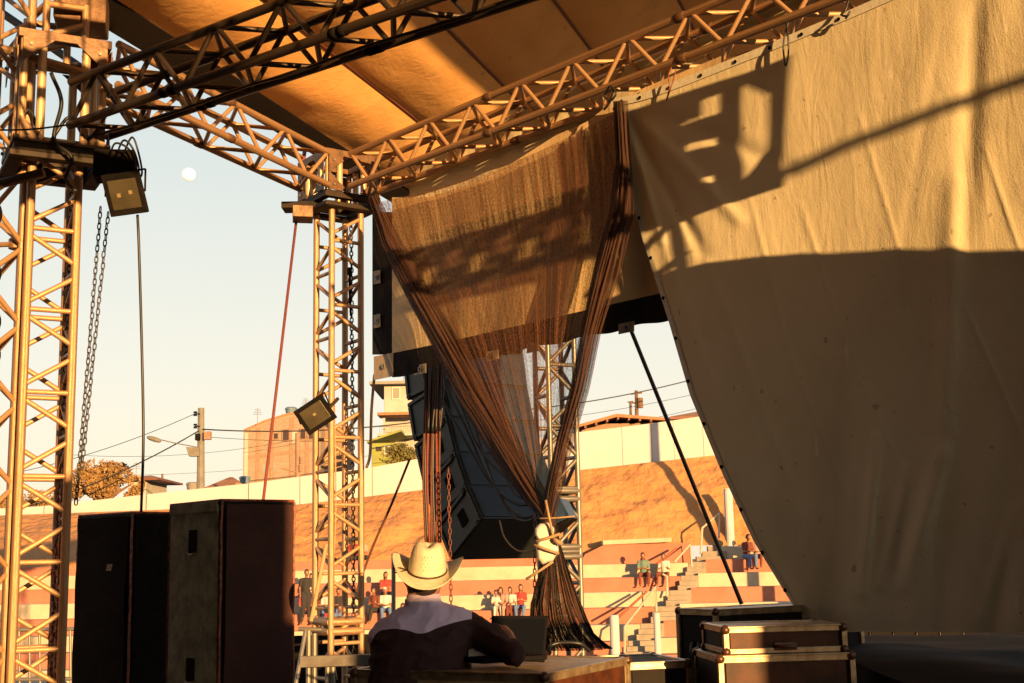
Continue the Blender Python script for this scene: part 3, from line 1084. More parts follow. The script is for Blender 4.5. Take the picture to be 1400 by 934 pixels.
def crelief(x, y):
    o = 0
    for (a, b, c, d, w, am) in folds:
        am = am * (.45 if b > 560 else (.38 if w <= 5 else .42))
        ds, t, s = segd(x, y, a, b, c, d)
        if ds < w * 3:
            o += am * math.exp(-(ds / w) ** 2) * (.35 + .65 * math.sin(PI * min(1, max(0, t * .9 + .05))))
    o *= 1.0
    o += .035 * noise.noise(Vector((x * .0045, y * .0022, 3.3))) + .006 * noise.noise(Vector((x * .018 + y * .004, y * .006, 8)))
    # soft standing folds near the hem
    h = max(0, min(1, (y - 560) / 280))
    o += h * .012 * math.sin((x + y * .12) * .085 + 2 * noise.noise(Vector((x * .01, 0, 0))))
    return o


def cpt(u, v):
    yy = 134 + (866 - 134) * v
    xl = edge_x(yy)
    x = xl + (1560 - xl) * (u ** 1.0)
    yt = lerp2(ctop, x)
    # rows: v=0 follows the truss, v=1 the hem
    yb = 862 + (x - 1080) * .012
    y = yt + (yb - yt) * v
    # the left edge is defined on image rows: shift so that u=0 stays on it
    if u == 0:
        y = 134 + (866 - 134) * v
    w = (1 - u) ** 8
    y = y * (1 - w) + (134 + (866 - 134) * v) * w
    flat = min(1, v * 12)
    return PC(x, y, crelief(x, y) * flat * min(1, .35 + u * 20))


cur = thing('stage_curtain', 'huge pale canvas curtain hanging from the truss, its left edge slanting down across the view', 'curtain', PC(1100, 860))
mb = MB()
mb.grid(cpt, 300, 300)
mb.build('canvas', M['curtain'], cur, smooth=True)


def strip(pts_a, pts_b, off, name, mname):
    n = len(pts_a)
    mb = MB()
    mb.add([PC(x, y, off) for x, y in pts_a] + [PC(x, y, off) for x, y in pts_b], [(i, i + 1, n + i + 1, n + i) for i in range(n - 1)])
    return mb.build(name, M[mname], cur, solid=.004)


def hemstrip(fn, n, name, mname, ew):
    """follow the displaced canvas: fn(t)->(u,v) outer, inner"""
    a, b_ = [], []
    for i in range(n + 1):
        (u0, v0), (u1, v1) = fn(i / n)
        a.append(cpt(u0, v0) - nC * ew)
        b_.append(cpt(u1, v1) - nC * ew)
    mb = MB()
    mb.add(a + b_, [(i, i + 1, n + 2 + i, n + 1 + i) for i in range(n)])
    return mb.build(name, M[mname], cur, smooth=True)


hemstrip(lambda t: ((t, 0.0), (t, .014)), 200, 'top_hem', 'hem', .006)
hemstrip(lambda t: ((0.0, t), (.009, t)), 200, 'edge_hem', 'hem', .006)


def grommet(q, r=.013):
    mb = MB()
    e1, e2 = d3, Vector((0, 0, 1))
    mb.rings([[q + (e1 * math.cos(2 * PI * k / 10) + e2 * math.sin(2 * PI * k / 10)) * rr - nC * dz for k in range(10)] for rr, dz in ((r, 0), (r * .9, .004), (r * .6, .004), (r * .5, .001))], cap=True)
    return mb.build('eyelet', M['black'], cur)


for v in (.02, .085, .155, .225, .30, .375, .45, .53, .61, .69, .77, .85, .92):
    grommet(cpt(.0045, v) - nC * .008)
for u in (.02, .055, .11, .17, .235, .30, .36, .43):
    grommet(cpt(u, .008) - nC * .008)


def rope(name, label, pts, r, mname, cat='rope', parent=None, n=6, group=None, sub=8):
    """smooth rope through points"""
    P_ = [Vector(p) for p in pts]
    if len(P_) > 2:
        q = []
        ex = [P_[0] * 2 - P_[1]] + P_ + [P_[-1] * 2 - P_[-2]]
        for i in range(len(P_) - 1):
            a, b_, c, d = ex[i:i + 4]
            for k in range(sub):
                t = k / sub
                q.append(.5 * ((2 * b_) + (c - a) * t + (2 * a - 5 * b_ + 4 * c - d) * t * t + (3 * b_ - a - 3 * c + d) * t ** 3))
        q.append(P_[-1])
        P_ = q
    mb = MB()
    mb.tube(P_, r, n)
    o = mb.build(name, M[mname], parent, smooth=True)
    if parent is None:
        tag(o, label, cat, group)
    return o


# ties of the curtain
def tie(name, label, pts, mname, r=.006):
    return rope(name, label, [PC(x, y, .03 + z) for x, y, z in pts], r, mname, 'tie')


tie('curtain_tie', 'black looped tie with a hanging end at the top of the curtain', [(1078, 30, 0), (1073, 48, .02), (1071, 66, .03), (1074, 90, .02), (1078, 72, .02), (1077, 45, .02), (1074, 30, .0)], 'cable', .006)
tie('curtain_tie', 'short black knotted tie at the upper edge of the curtain, rightmost of the ties', [(1160, 0, 0), (1156, 14, .02), (1150, 20, .03), (1158, 22, .03), (1162, 16, .02), (1156, 26, .02)], 'cable', .007)
tie('curtain_tie', 'thin red tie string between the curtain corner and the looped black tie', [(918, 92, 0), (914, 104, .02), (915, 120, .02), (911, 138, .01), (921, 108, .02), (924, 94, 0)], 'rope', .004)
tie('curtain_tie', 'black lashing round the truss at the upper left corner of the curtain', [(826, 130, 0), (834, 118, .03), (842, 128, .03), (834, 138, .03), (826, 130, .02), (838, 124, .03), (832, 142, .02), (826, 150, .01)], 'cable', .008)

# ------------------------------------------------------------------ brown net
pN = t3A - nC * .12


def PN(px, py, off=0.0): return on_plane(px, py, pN - nC * off, nC)


net = thing('netting', 'rusty brown shade net hung from the truss, gathered to a knot with spreading tail', 'net', PN(750, 890))
# outline: left edge and right edge of the sheet from the truss down to the knot
nl = [(275, 506), (330, 524), (400, 556), (480, 600), (560, 648), (640, 700), (700, 738)]
nr = [(140, 852), (220, 858), (290, 858), (360, 840), (440, 818), (520, 800), (600, 776), (660, 758), (700, 750)]


def tabx(tab, y):
    for (y0, x0), (y1, x1) in zip(tab, tab[1:]):
        if y <= y1:
            return x0 + (x1 - x0) * (y - y0) / (y1 - y0)
    return tab[-1][1]


def pleat(u, v, k=1.0):
    w = 5 * noise.noise(Vector((u * 9, v * 1.5, 0)))
    return k * (.003 * math.sin(u * 150 + w) + .002 * math.sin(u * 390 + 2 * w) + .035 * noise.noise(Vector((u * 14, v * 1.2, 5)))) * (.35 + .65 * v)


def netfn(u, v):
    yl = 279 + (700 - 279) * v
    yr = 148 + (700 - 148) * v
    xl, xr = tabx(nl, yl), tabx(nr, yr)
    # slight bow of the top edge
    x = xl + (xr - xl) * u
    y = yl + (yr - yl) * u + 17 * math.sin(PI * u) * (1 - v) ** 3
    return PN(x, y, .05 + pleat(u, v) * (.4 + .6 * abs(2 * u - 1)) + .02 * math.sin(PI * v) * math.sin(PI * u) + .02 + .35 * v * v)


mb = MB()
mb.grid(netfn, 260, 110, uv=True)
mb.build('net_sheet', M['net'], net, smooth=True, fixn=False)


def foldband(path, widths, name, offs, seed, top_cut=0):
    """bunched fold along one edge: three overlapping pleated layers"""
    for L in range(3):
        def fn(u, v, L=L):
            i = v * (len(path) - 1)
            k = min(int(i), len(path) - 2)
            f_ = i - k
            x = path[k][0] + (path[k + 1][0] - path[k][0]) * f_
            y = path[k][1] + (path[k + 1][1] - path[k][1]) * f_
            w = widths[k] + (widths[k + 1] - widths[k]) * f_
            w *= (1, .8, .55)[L] * (1 + .12 * noise.noise(Vector((v * 5, L * 3, seed))))
            dx, dy = path[k + 1][0] - path[k][0], path[k + 1][1] - path[k][1]
            l_ = math.hypot(dx, dy)
            nx, ny = -dy / l_, dx / l_
            o = (u - .5) * w + (L - 1) * w * .12
            return PN(x + nx * o, y + ny * o, offs + .03 * L + .35 * v * v + .003 * math.sin(u * 30 + L * 2 + 9 * noise.noise(Vector((u * 3, v * 7, L + seed)))) + .022 * noise.noise(Vector((u * 6, v * 6, L * 5 + seed))) + .02 * math.sin(PI * u))
        mb = MB()
        mb.grid(fn, 60, 90, uv=True)
        mb.build(name, M['netthick'], net, smooth=True, fixn=False)


foldband([(508, 268), (530, 330), (566, 400), (605, 470), (645, 545), (690, 620), (728, 680), (746, 706)], [14, 28, 32, 36, 46, 42, 32, 20], 'edge_fold', .10, 1)
foldband([(846, 138), (850, 220), (846, 290), (825, 370), (806, 450), (790, 530), (768, 610), (754, 670), (748, 706)], [20, 22, 34, 36, 28, 26, 24, 22, 18], 'edge_fold', .10, 5)
0 and foldband([(838, 150), (815, 158), (775, 178), (760, 182)], [36, 22, 10, 4], 'corner_fold', .04, 8)
# tail
knot = netfn(.5, 1.0)
YT = knot.y


def tailfn(u, v):
    y = 695 + (888 - 695) * v
    wl = lerp2([(695, 742), (740, 744), (770, 742), (800, 735), (840, 728), (888, 738)], y)
    wr = lerp2([(695, 756), (740, 764), (770, 772), (800, 782), (840, 796), (870, 812), (888, 832)], y)
    c = P((wl + wr) / 2, y, YT)
    r = (wr - wl) / 2 / F * YT * (.92 if v > .2 else 1)
    a = 2 * PI * u
    rr = r * (1 + .05 * math.sin(a * 13 + 6 * noise.noise(Vector((math.cos(a) * 2, math.sin(a) * 2, v * 2)))) + .1 * noise.noise(Vector((math.cos(a) * 3, math.sin(a) * 3, v * 4))))
    return c + Vector((rr * math.cos(a), rr * .6 * math.sin(a), 0))


mb = MB()
mb.grid(tailfn, 150, 50, uv=True)
mb.build('tail', M['netthick'], net, smooth=True, fixn=False)
for i in range(60):
    a = random.uniform(0, 2 * PI)
    pts = []
    for j in range(9):
        v = .12 + .88 * j / 8
        q = tailfn((a / 2 / PI) % 1, v)
        c = tailfn(.0, v) * .5 + tailfn(.5, v) * .5
        pts.append(c + (q - c) * (1.06 + .1 * random.random()))
    mb = MB()
    mb.tube(pts, .0035, 4)
    mb.build('strand', M['ropebrown' if i % 4 == 0 else 'blackcloth'], net, smooth=True)

# white sheet of plastic strapped to the knot with sticks
wp = thing('plastic_jug', 'dented white plastic container strapped with sticks to the knot of the brown net', 'container', P(745, 770, YT - .25))
out = [(732, 722), (737, 716), (750, 714), (758, 722), (757, 736), (763, 744), (764, 754), (758, 764), (756, 768), (741, 773), (735, 766), (733, 748), (736, 738), (731, 730)]
mb = MB()
YW = YT - .28
cc = P(746, 744, YW)
fr = [P(x, y, YW) for x, y in out]
mb.rings([[cc + (q - cc) * s_ + Vector((0, dy, 0)) for q in fr] for s_, dy in ((.8, -.035), (.95, -.02), (1.0, .01), (1.0, .05), (.9, .09))])
mb.build('body', M['white'], wp, bevel=.01)
for (a, b_, r_) in (((746, 684), (758, 742), .009), ((733, 740), (766, 730), .010), ((730, 745), (764, 757), .009), ((719, 792), (756, 768), .009), ((738, 709), (786, 706), .006), ((757, 737), (768, 744), .016)):
    mb = MB()
    mb.tube([P(a[0], a[1], YW - .06), P((a[0] + b_[0]) / 2, (a[1] + b_[1]) / 2 + .6, YW - .07), P(b_[0], b_[1], YW - .06)], r_, 7)
    mb.build('stick', M['wood'], wp, smooth=True)

# ------------------------------------------------------------------ hanging loudspeaker array
phi = math.radians(38)
nb = Vector((math.sin(phi), -math.cos(phi), 0))       # back of the cabinets, towards the viewer
wx = Vector((math.cos(phi), math.sin(phi), 0))
top = P(634, 488, 12.6)
Wc, Dc, Hc = 1.02, .62, .392
pt = top.copy()
arr = []
for i, beta in enumerate((9, 15, 21, 28, 35)):
    b_ = math.radians(beta)
    h_ = (nb * math.sin(b_) + Vector((0, 0, -math.cos(b_)))).normalized()     # downwards along the cabinet
    n_ = (nb * math.cos(b_) + Vector((0, 0, math.sin(b_)))).normalized()      # outward normal of the back
    c = pt + h_ * (Hc / 2)
    pt = pt + h_ * Hc
    words = ('uppermost', 'second from the top', 'middle', 'second from the bottom', 'lowest')[i]
    t = thing('array_speaker', 'black line array loudspeaker, sky reflection painted blue, %s of its hanging column' % words, 'loudspeaker', c, 'loudspeakers hanging in a column')
    mb = MB()
    e = .015
    fr_ = -n_
    # wedge: back slightly shorter than the front
    u = wx * (Wc / 2)
    vs = []
    for s, dep in ((-1, 0), (1, 1)):
        pass
    bk = c + n_ * (Dc / 2)
    fo = c - n_ * (Dc / 2)
    hb_, hf_ = h_ * (Hc / 2 * .96), h_ * (Hc / 2 * .985)
    vs = [bk - u - hb_, bk + u - hb_, bk + u + hb_, bk - u + hb_, fo - u - hf_, fo + u - hf_, fo + u + hf_, fo - u + hf_]
    mb.add(vs, [(0, 1, 2, 3), (7, 6, 5, 4), (0, 4, 5, 1), (1, 5, 6, 2), (2, 6, 7, 3), (3, 7, 4, 0)])
    mb.build('cabinet', M['spkside'], t, bevel=.012)
    mb = MB()
    mb.obox(c + n_ * (Dc / 2 + .006), wx * (Wc / 2 - .02), h_ * (Hc / 2 - .03), n_ * .007)
    mb.build('back_panel', M['spkblue'], t, bevel=.006)  # blue colour carries the sky reflection of the dark back
    mb = MB()
    sl = c - wx * (Wc / 2)
    for s in (-1, 1):
        mb.obox(sl - wx * .008 + h_ * (s * (Hc / 2 - .028)), n_ * (Dc / 2 - .02), h_ * .018, wx * .010)
        mb.obox(sl - wx * .008 + n_ * (s * (Dc / 2 - .04)), n_ * .02, h_ * (Hc / 2 - .05), wx * .010)
    mb.build('side_frame', M['spkside'], t, bevel=.004)
    mb = MB()
    mb.obox(sl - wx * .004 + n_ * .07, n_ * .055, h_ * .075, wx * .006)
    mb.build('handle_recess', M['black'], t, bevel=.01)
    for s in (-1, 1):
        mb = MB()
        mb.obox(sl - wx * .02 + h_ * (Hc / 2 - .01) + n_ * (s * (Dc / 2 - .07)), n_ * .02, h_ * .025, wx * .008)
        mb.build('rigging_plate', M['darkplate'], t, bevel=.003)
# frame the column hangs from
bmpr = thing('flying_frame', 'black steel flying frame on top of the hanging loudspeaker column', 'rigging', top)
mb = MB()
mb.obox(top + Vector((0, 0, .05)), wx * .5, nb * .04, (0, 0, .03))
mb.obox(top + Vector((0, 0, .05)) - wx * .4, wx * .03, nb * .4, (0, 0, .03))
mb.obox(top + Vector((0, 0, .05)) + wx * .4, wx * .03, nb * .4, (0, 0, .03))
mb.build('bar', M['black'], bmpr, bevel=.004)
mb = MB()
mb.tube([top + Vector((0, 0, .08)), Vector((top.x, top.y, HZ + .6))], .012, 6)
mb.build('hoist_chain', M['chain'], bmpr)
# blue corner of another box right of the knot
wg = thing('speaker_wedge', 'small blue loudspeaker corner showing between the net knot and the grey tower', 'loudspeaker', P(765, 705, 12.2))
a, b_, c, d = P(745, 723, 12.0), P(765, 680, 12.3), P(779, 707, 12.1), P(752, 731, 11.9)
bk = Vector((.1, .5, 0))
mb = MB()
mb.prism([a, b_, c], bk)
mb.build('back_panel', M['spkblue'], wg, bevel=.008)
mb = MB()
mb.prism([a + Vector((0, 0, -.004)), c + Vector((0, 0, -.004)), d], bk)
mb.build('base', M['black'], wg, bevel=.008)

# cables over the array, the chains and rope bundle
cabs = [((588, 520, 12.0), (612, 560, 11.9), (646, 620, 11.7), (672, 664, 11.5), (704, 688, 11.3), (728, 690, 11.2)),
        ((600, 510, 12.0), (640, 590, 11.8), (662, 640, 11.6), (684, 680, 11.4), (712, 706, 11.2), (738, 704, 11.1)),
        ((612, 500, 12.1), (636, 570, 11.8), (658, 618, 11.6), (690, 652, 11.4), (706, 676, 11.3), (740, 690, 11.1)),
        ((622, 500, 12.1), (644, 566, 11.8), (668, 642, 11.5), (696, 700, 11.3), (722, 712, 11.1), (738, 700, 11.0))]
lbls = ['outermost', 'second', 'third', 'innermost']
for i, q in enumerate(cabs):
    rope('array_cable', 'black cable drooping over the hanging loudspeakers, %s of four loops from the left' % lbls[i], [P(*z) for z in q], .013, 'cable', 'cable', group='cables on the loudspeaker column')
rope('array_cable', 'thin pale cable looping under the lowest hanging loudspeaker', [P(683, 712, 11.3), P(690, 735, 11.2), P(706, 752, 11.1), P(724, 753, 11.0), P(735, 745, 11.0)], .007, 'ropetan', 'cable')
bun = thing('rope_bundle', 'hanging bundle of brown ropes and black cables in front of the loudspeaker column', 'rope', P(590, 740, 11.6))
for i in range(9):
    x = 580 + i * 2.6
    w = random.uniform(-2, 2)
    m_ = ['ropebrown', 'cable', 'rope', 'ropebrown'][i % 4]
    rope('rope', '', [P(x + 3 + w, 488, 11.5), P(x + 1, 560, 11.5 + .03 * (i % 2)), P(x + w, 650, 11.5), P(x + 2, 742, 11.5)], .011, m_, parent=bun)
    if i % 2:
        rope('cable', '', [P(x + 3, 486, 11.45), P(x + 6 + w, 530, 11.4), P(x + 3, 590, 11.42)], .010, 'cable', parent=bun)


def chain(name, label, p0, p1, mname, link_=.045, r=.0042, w=.010, group=None, sag=0):
    p0, p1 = Vector(p0), Vector(p1)
    L = (p1 - p0).length
    n = max(2, int(L / (link_ * .78)))
    mb = MB()
    for i in range(n):
        t = (i + .5) / n
        c = p0.lerp(p1, t) + Vector((sag * math.sin(PI * t), 0, 0)) + Vector((random.uniform(-.002, .002), random.uniform(-.002, .002), 0))
        d = (p1 - p0).normalized()
        s = Vector((1, .3, 0)).normalized() if i % 2 else Vector((.2, 1, 0)).normalized()
        h = link_ / 2
        pts = [c + d * (h * a) + s * (w * b) for a, b in ((1, .0), (.75, .8), (0, 1), (-.75, .8), (-1, 0), (-.75, -.8), (0, -1), (.75, -.8), (1, 0))]
        mb.tube(pts, r, 4, cap=False)
    o = mb.build(name, M[mname], None, smooth=True)
    return tag(o, label, 'chain', group)


chain('hoist_chain', 'left of the two thin black chains hanging against the sky beside the left tower', P(138, 283, 8.6), P(104, 690, 8.6), 'chain', link_=.05)
chain('hoist_chain', 'right of the two thin black chains hanging against the sky beside the left tower', P(148, 290, 8.6), P(112, 640, 8.6), 'chain', link_=.05)
chain('hoist_chain', 'heavy dark chain hanging inside the left tower, its lower half rusty red', P(99, 255, 8.62), P(84, 640, 8.62), 'chain', link_=.055, r=.005, w=.012)
chain('hoist_chain', 'doubled rusty red chain at the foot of the left tower', P(84, 640, 8.62), P(70, 934, 8.62), 'chainrust', link_=.055, r=.008, w=.018)
chain('hoist_chain', 'rusty chain hanging from the black chain beside it at the foot of the left tower', P(88, 640, 8.5), P(76, 960, 8.5), 'chainrust', link_=.055, r=.009, w=.02)
chain('hoist_chain', 'chain hanging inside the middle tower with a black hook halfway up', P(480, 305, 11.75), P(484, 900, 11.75), 'chain', link_=.05, r=.006, w=.014)
chain('hoist_chain', 'rusty chain in front of the dark lowest hanging loudspeaker', P(613, 640, 11.3), P(617, 830, 11.3), 'chainrust', link_=.06, r=.005, w=.012)
chain('hoist_chain', 'rusty chain hanging beside the right end of the lowest loudspeaker, left of the net tail', P(731, 705, 10.9), P(731, 860, 10.9), 'chainrust', link_=.06, r=.005, w=.012)
hk = thing('chain_hook', 'small black chain hook hanging in the middle tower', 'hook', P(478, 372, 11.7))
mb = MB()
q = P(478, 371, 11.7)
mb.obox(q, (.022, 0, 0), (0, .02, 0), (0, 0, .035))
mb.build('block', M['black'], hk, bevel=.006)
mb = MB()
mb.tube([q + Vector((0, 0, -.03)), q + Vector((.0, 0, -.2)), q + Vector((.012, 0, -.42))], .012, 6)
mb.build('shank', M['black'], hk)
rope('power_cable', 'thin dark blue cable hanging straight down from the upper floodlight', [P(188, 294, 8.0), P(190, 340, 8.0), P(194, 480, 8.1), P(196, 600, 8.1), P(193, 700, 8.2)], .009, 'cable', 'cable')
rope('guy_rope', 'taut dark red rope running down from the middle tower head to the right loudspeaker', [P(405, 303, 11.6), P(360, 684, 10.6), P(352, 760, 10.4)], .013, 'rope', 'rope', sub=1)
rope('guy_rope', 'short dark red rope end above the head of the middle tower', [P(418, 196, 12.1), P(413, 232, 12.0)], .02, 'rope', 'rope')
rope('guy_rope', 'slack tan rope running down from the hanging column to the foot of the middle tower', [P(560, 628, 12.0), P(535, 690, 12.2), P(508, 752, 12.4), P(480, 830, 12.6)], .012, 'ropebrown', 'rope')
rope('guy_rope', 'tan strap hanging down beside the middle tower from the banner corner', [P(512, 512, 11.4), P(508, 560, 11.5), P(506, 620, 11.6), P(501, 640, 11.6)], .014, 'ropetan', 'strap')
rope('guy_rope', 'thin pale cord hanging loosely inside the middle tower', [P(457, 540, 11.5), P(459, 700, 11.5), P(452, 860, 11.5), P(461, 930, 11.5)], .006, 'ropetan', 'cord')
rope('power_cable', 'thin black cable crossing the left tower head from the left edge to the dark truss', [P(-20, 178, 8.0), P(40, 177, 7.9), P(100, 170, 7.9)], .006, 'cable', 'cable')
d_ = (B1 - A1).normalized()
rope('truss_cable', 'black cable lashed along the underside of the dark truss in the upper left', [A1 + d_ * t + Vector((.02 * math.sin(t * 9), .02, -.15 - .03 - .035 * abs(math.sin(t * 2.3)))) for t in (0, .5, 1, 1.5, 2, 2.5, 3, 3.5, 4)], .010, 'cable', 'cable')
rope('truss_cable', 'black cable hanging in loops inside the left corner block', [P(150, 150, 8.3), P(120, 190, 8.3), P(95, 160, 8.35), P(60, 200, 8.3), P(40, 150, 8.3), P(10, 190, 8.3), P(-20, 170, 8.3)], .012, 'cable', 'cable')
rope('truss_cable', 'dark cable coiled round the top of the left tower', [P(70, 100, 8.1), P(84, 140, 8.1), P(74, 190, 8.15), P(98, 215, 8.15), P(90, 245, 8.2), P(104, 262, 8.2)], .014, 'cable', 'cable')
o = rod('prop_pole', P(862, 450, 9.25), P(1014, 826, 8.9), .015, 'aludark', None)
tag(o, 'slanting dark steel prop tube from the banner patch down to the black flight case', 'pole')

# ------------------------------------------------------------------ floodlights


def flood(name, label, c, right, up, n, hw, hh, chips):
    """c centre, right/up unit vectors of the lamp face, n its outward normal"""
    root = thing(name, label, 'floodlight', c)
    mb = MB()
    mb.obox(c, right * hw, up * hh, n * .012)
    mb.build('bezel', M['black'], root, bevel=.006)
    mb = MB()
    back = c - n * .045
    mb.add([c - n * .012 + right * (a * hw * .95) + up * (b * hh * .95) for a, b in ((-1, -1), (1, -1), (1, 1), (-1, 1))] + [c - n * .085 + right * (a * hw * .6) + up * (b * hh * .7) for a, b in ((-1, -1), (1, -1), (1, 1), (-1, 1))],
           [(0, 1, 5, 4), (1, 2, 6, 5), (2, 3, 7, 6), (3, 0, 4, 7), (7, 6, 5, 4), (0, 1, 2, 3)])
    mb.build('housing', M['black'], root, bevel=.004)
    mb = MB()
    mb.obox(c + n * .013, right * (hw * .74), up * (hh * .70), n * .003)
    g_ = mb.build('glass', M['glass'], root, bevel=.002)
    for (a, b) in chips:
        mb = MB()
        mb.obox(c + n * .018 + right * (a * hw) + up * (b * hh), right * (hw * .09), up * (hh * .09), n * .003)
        mb.build('led_chip', M['led'], g_)
    mb = MB()
    for s in (-1, 1):
        mb.tube([c + right * (s * hw * 1.04), c + right * (s * hw * 1.04) + up * (hh * .9) - n * .10], .007, 5)
    mb.tube([c - right * (hw * 1.04) + up * (hh * .9) - n * .10, c + right * (hw * 1.04) + up * (hh * .9) - n * .10], .007, 5)
    mb.build('bracket', M['black'], root)
    return root


c = P(171, 265, 7.9)
r_ = Vector((.94, -.10, .08)).normalized()
n_ = Vector((-.15, -.86, -.48))
n_ = (n_ - r_ * n_.dot(r_)).normalized()
u_ = r_.cross(n_).normalized()
if u_.z < 0: u_ = -u_
flood('floodlight', 'black floodlight with two led chips hanging under the dark truss end, tilted towards the stage', c, r_, u_, n_, .125, .135, [(-.28, -.02), (.34, .06)])
bx = thing('junction_box', 'bulky black power box above the upper floodlight with looped cables', 'box', P(160, 232, 8.15))
mb = MB()
mb.obox(P(158, 228, 8.15), (.13, .02, 0), (-.02, .10, 0), (.0, 0, .09))
mb.build('housing', M['black'], bx, bevel=.012)
for k in range(3):
    rope('cable', '', [P(150 + 9 * k, 212, 8.0), P(158 + 11 * k, 196 - 4 * k, 7.95), P(176 + 6 * k, 204, 7.95), P(186 + 4 * k, 226 + 6 * k, 7.95), P(182, 246, 7.98)], .007, 'cable', parent=bx)
c = P(431, 567, 11.2)
r_ = Vector((.86, -.16, -.02)).normalized()
r_ = (CR @ Vector((math.cos(math.radians(33)), math.sin(math.radians(33)), .10))).normalized()
n_ = (CR @ Vector((-.22, -.25, 1))).normalized()
n_ = (n_ - r_ * n_.dot(r_)).normalized()
u_ = n_.cross(r_).normalized()
flood('floodlight', 'black square floodlight with one led chip, clamped askew to the middle tower', c, r_, u_, n_, .148, .125, [(0, .05)])
o = rod('mounting_clamp', P(448, 560, 11.4), P(462, 545, 11.5), .016, 'aludark', None)
tag(o, 'short dark clamp arm holding the lower floodlight to the middle tower', 'clamp')
for i, (x, y, r) in enumerate(((-4, 292, .085), (-3, 374, .07), (-5, 440, .08), (-4, 486, .07))):
    q = P(x, y, 7.9)
    t = thing('stage_lamp', 'black round stage lamp peeking in at the left edge, %s from the top of four' % ('first', 'second', 'third', 'fourth')[i], 'stage lamp', q, 'round lamps at the left edge')
    mb = MB()
    mb.tube([q + Vector((-.02, 0, 0)), q + Vector((-.18, .05, .02))], r, 16)
    mb.build('can', M['black'], t, bevel=.008)
    mb = MB()
    mb.tube([q + Vector((-.018, 0, 0)), q + Vector((-.010, 0, 0))], r * .8, 16)
    mb.build('lens', M['glass'], t)

# ------------------------------------------------------------------ floor loudspeakers


def boxdirs(theta):
    th = math.radians(theta)
    return Vector((math.cos(th), math.sin(th), 0)), Vector((-math.sin(th), math.cos(th), 0))


def cab(label, near, th, w, d, ztop, front_left, mats, extras):
    """near: near top corner; w runs right-back, d runs left-back"""
    e1, e2_ = boxdirs(th)
    z0 = ST
    c = near + e1 * (w / 2) + e2_ * (d / 2)
    root = thing('loudspeaker', label, 'loudspeaker', (c.x, c.y, z0))
    mb = MB()
    H = ztop - z0
    mb.obox(Vector((c.x, c.y, z0 + H / 2)), e1 * (w / 2), e2_ * (d / 2), (0, 0, H / 2))
    mb.build('cabinet', M['caseblack'], root, bevel=.012)
    # right face panel (w side, normal -e2) and left face panel (d side, normal -e1)
    mr_, ml_ = mats
    for (nm, o, a, n, m_, L) in (('right_panel', near + e1 * (w / 2), e1, -e2_, mr_, w), ('left_panel', near + e2_ * (d / 2), e2_, -e1, ml_, d)):
        mb = MB()
        cc_ = Vector((o.x, o.y, z0 + H / 2))
        if (nm == 'left_panel') == extras.get('grille_left', False) or extras.get('both'):
            # ribbed wire grille
            N = 130
            def fn(u, v, cc_=cc_, a=a, n=n, L=L):
                return cc_ + a * ((u - .5) * (L - .04)) + Vector((0, 0, (v - .5) * (H - .05))) + n * (.024 + .016 * noise.noise(Vector((u * 2, v * 5, th))))
            mb.grid(fn, 12, 60)
            mb.build('grille', M[m_], root, smooth=True)
        else:
            mb.obox(cc_ + n * .004, a * (L / 2 - .022), n * .006, (0, 0, H / 2 - .025))
            o_ = mb.build('side_panel', M[m_], root, bevel=.004)
            if nm == 'left_panel':
                for py in extras.get('handles', ()):
                    hz_ = P(270, py, near.y + .2).z
                    hc = Vector((cc_.x, cc_.y, hz_)) - a * .0
                    mb = MB()
                    mb.obox(hc + n * .011, a * .048, n * .004, (0, 0, .062))
                    hd = mb.build('handle_cup', M['black'], root, bevel=.004)
                    mb = MB()
                    mb.tube([hc + n * .02 + a * s * .045 + Vector((0, 0, -.06 - .012 * (abs(s) < .9))) for s in (-1.1, -.7, -.25, .25, .7, 1.1)], .006, 6)
                    mb.build('handle_lip', M['galv'], hd, smooth=True)
                mb = MB()
                mb.obox(Vector((cc_.x, cc_.y, ztop - .035)) + n * .014, a * (L / 2 - .02), n * .004, (0, 0, .028))
                mb.build('top_batten', M[m_], root, bevel=.004)
    for q, nn in ((near, -e1 - e2_), (near + e2_ * d, -e1 + e2_), (near + e1 * w, e1 - e2_)):
        mb = MB()
        zz = [z0 + .01 + (H - .02) * k / 30 for k in range(31)]
        mb.tube([Vector((q.x + random.uniform(-.0025, .0025), q.y, z)) for z in zz], .009, 6)
        mb.build('worn_edge', M['worn'], root)
    mb = MB()
    mb.tube([near + e2_ * d + Vector((0, 0, -.003)), near + Vector((0, 0, -.003)), near + e1 * w + Vector((0, 0, -.003))], .008, 6)
    mb.build('top_edge', M['worn'], root)
    return root, e1, e2_


nR = P(303, 683, 7.0)
cab('tall loudspeaker with mottled green side and brown cloth front, right one of the two', nR, 40, .445, .62, nR.z, False, ('spkbrown', 'spkgreen'), dict(handles=(740, 916), grille_left=False))
nL = P(181, 700, 8.9)
rl, e1, e2_ = cab('tall dark loudspeaker with ribbed dented grille next to the left tower', nL, 50, .31, .66, nL.z, True, ('black', 'spkdark'), dict(grille_left=True))
sk = MB()
q = P(149, 776, 8.75)
sk.obox(q, (.018, -.006, 0), (0, .004, 0), (0.004, 0, .022))
sk.build('sticker', M['patch'], rl)

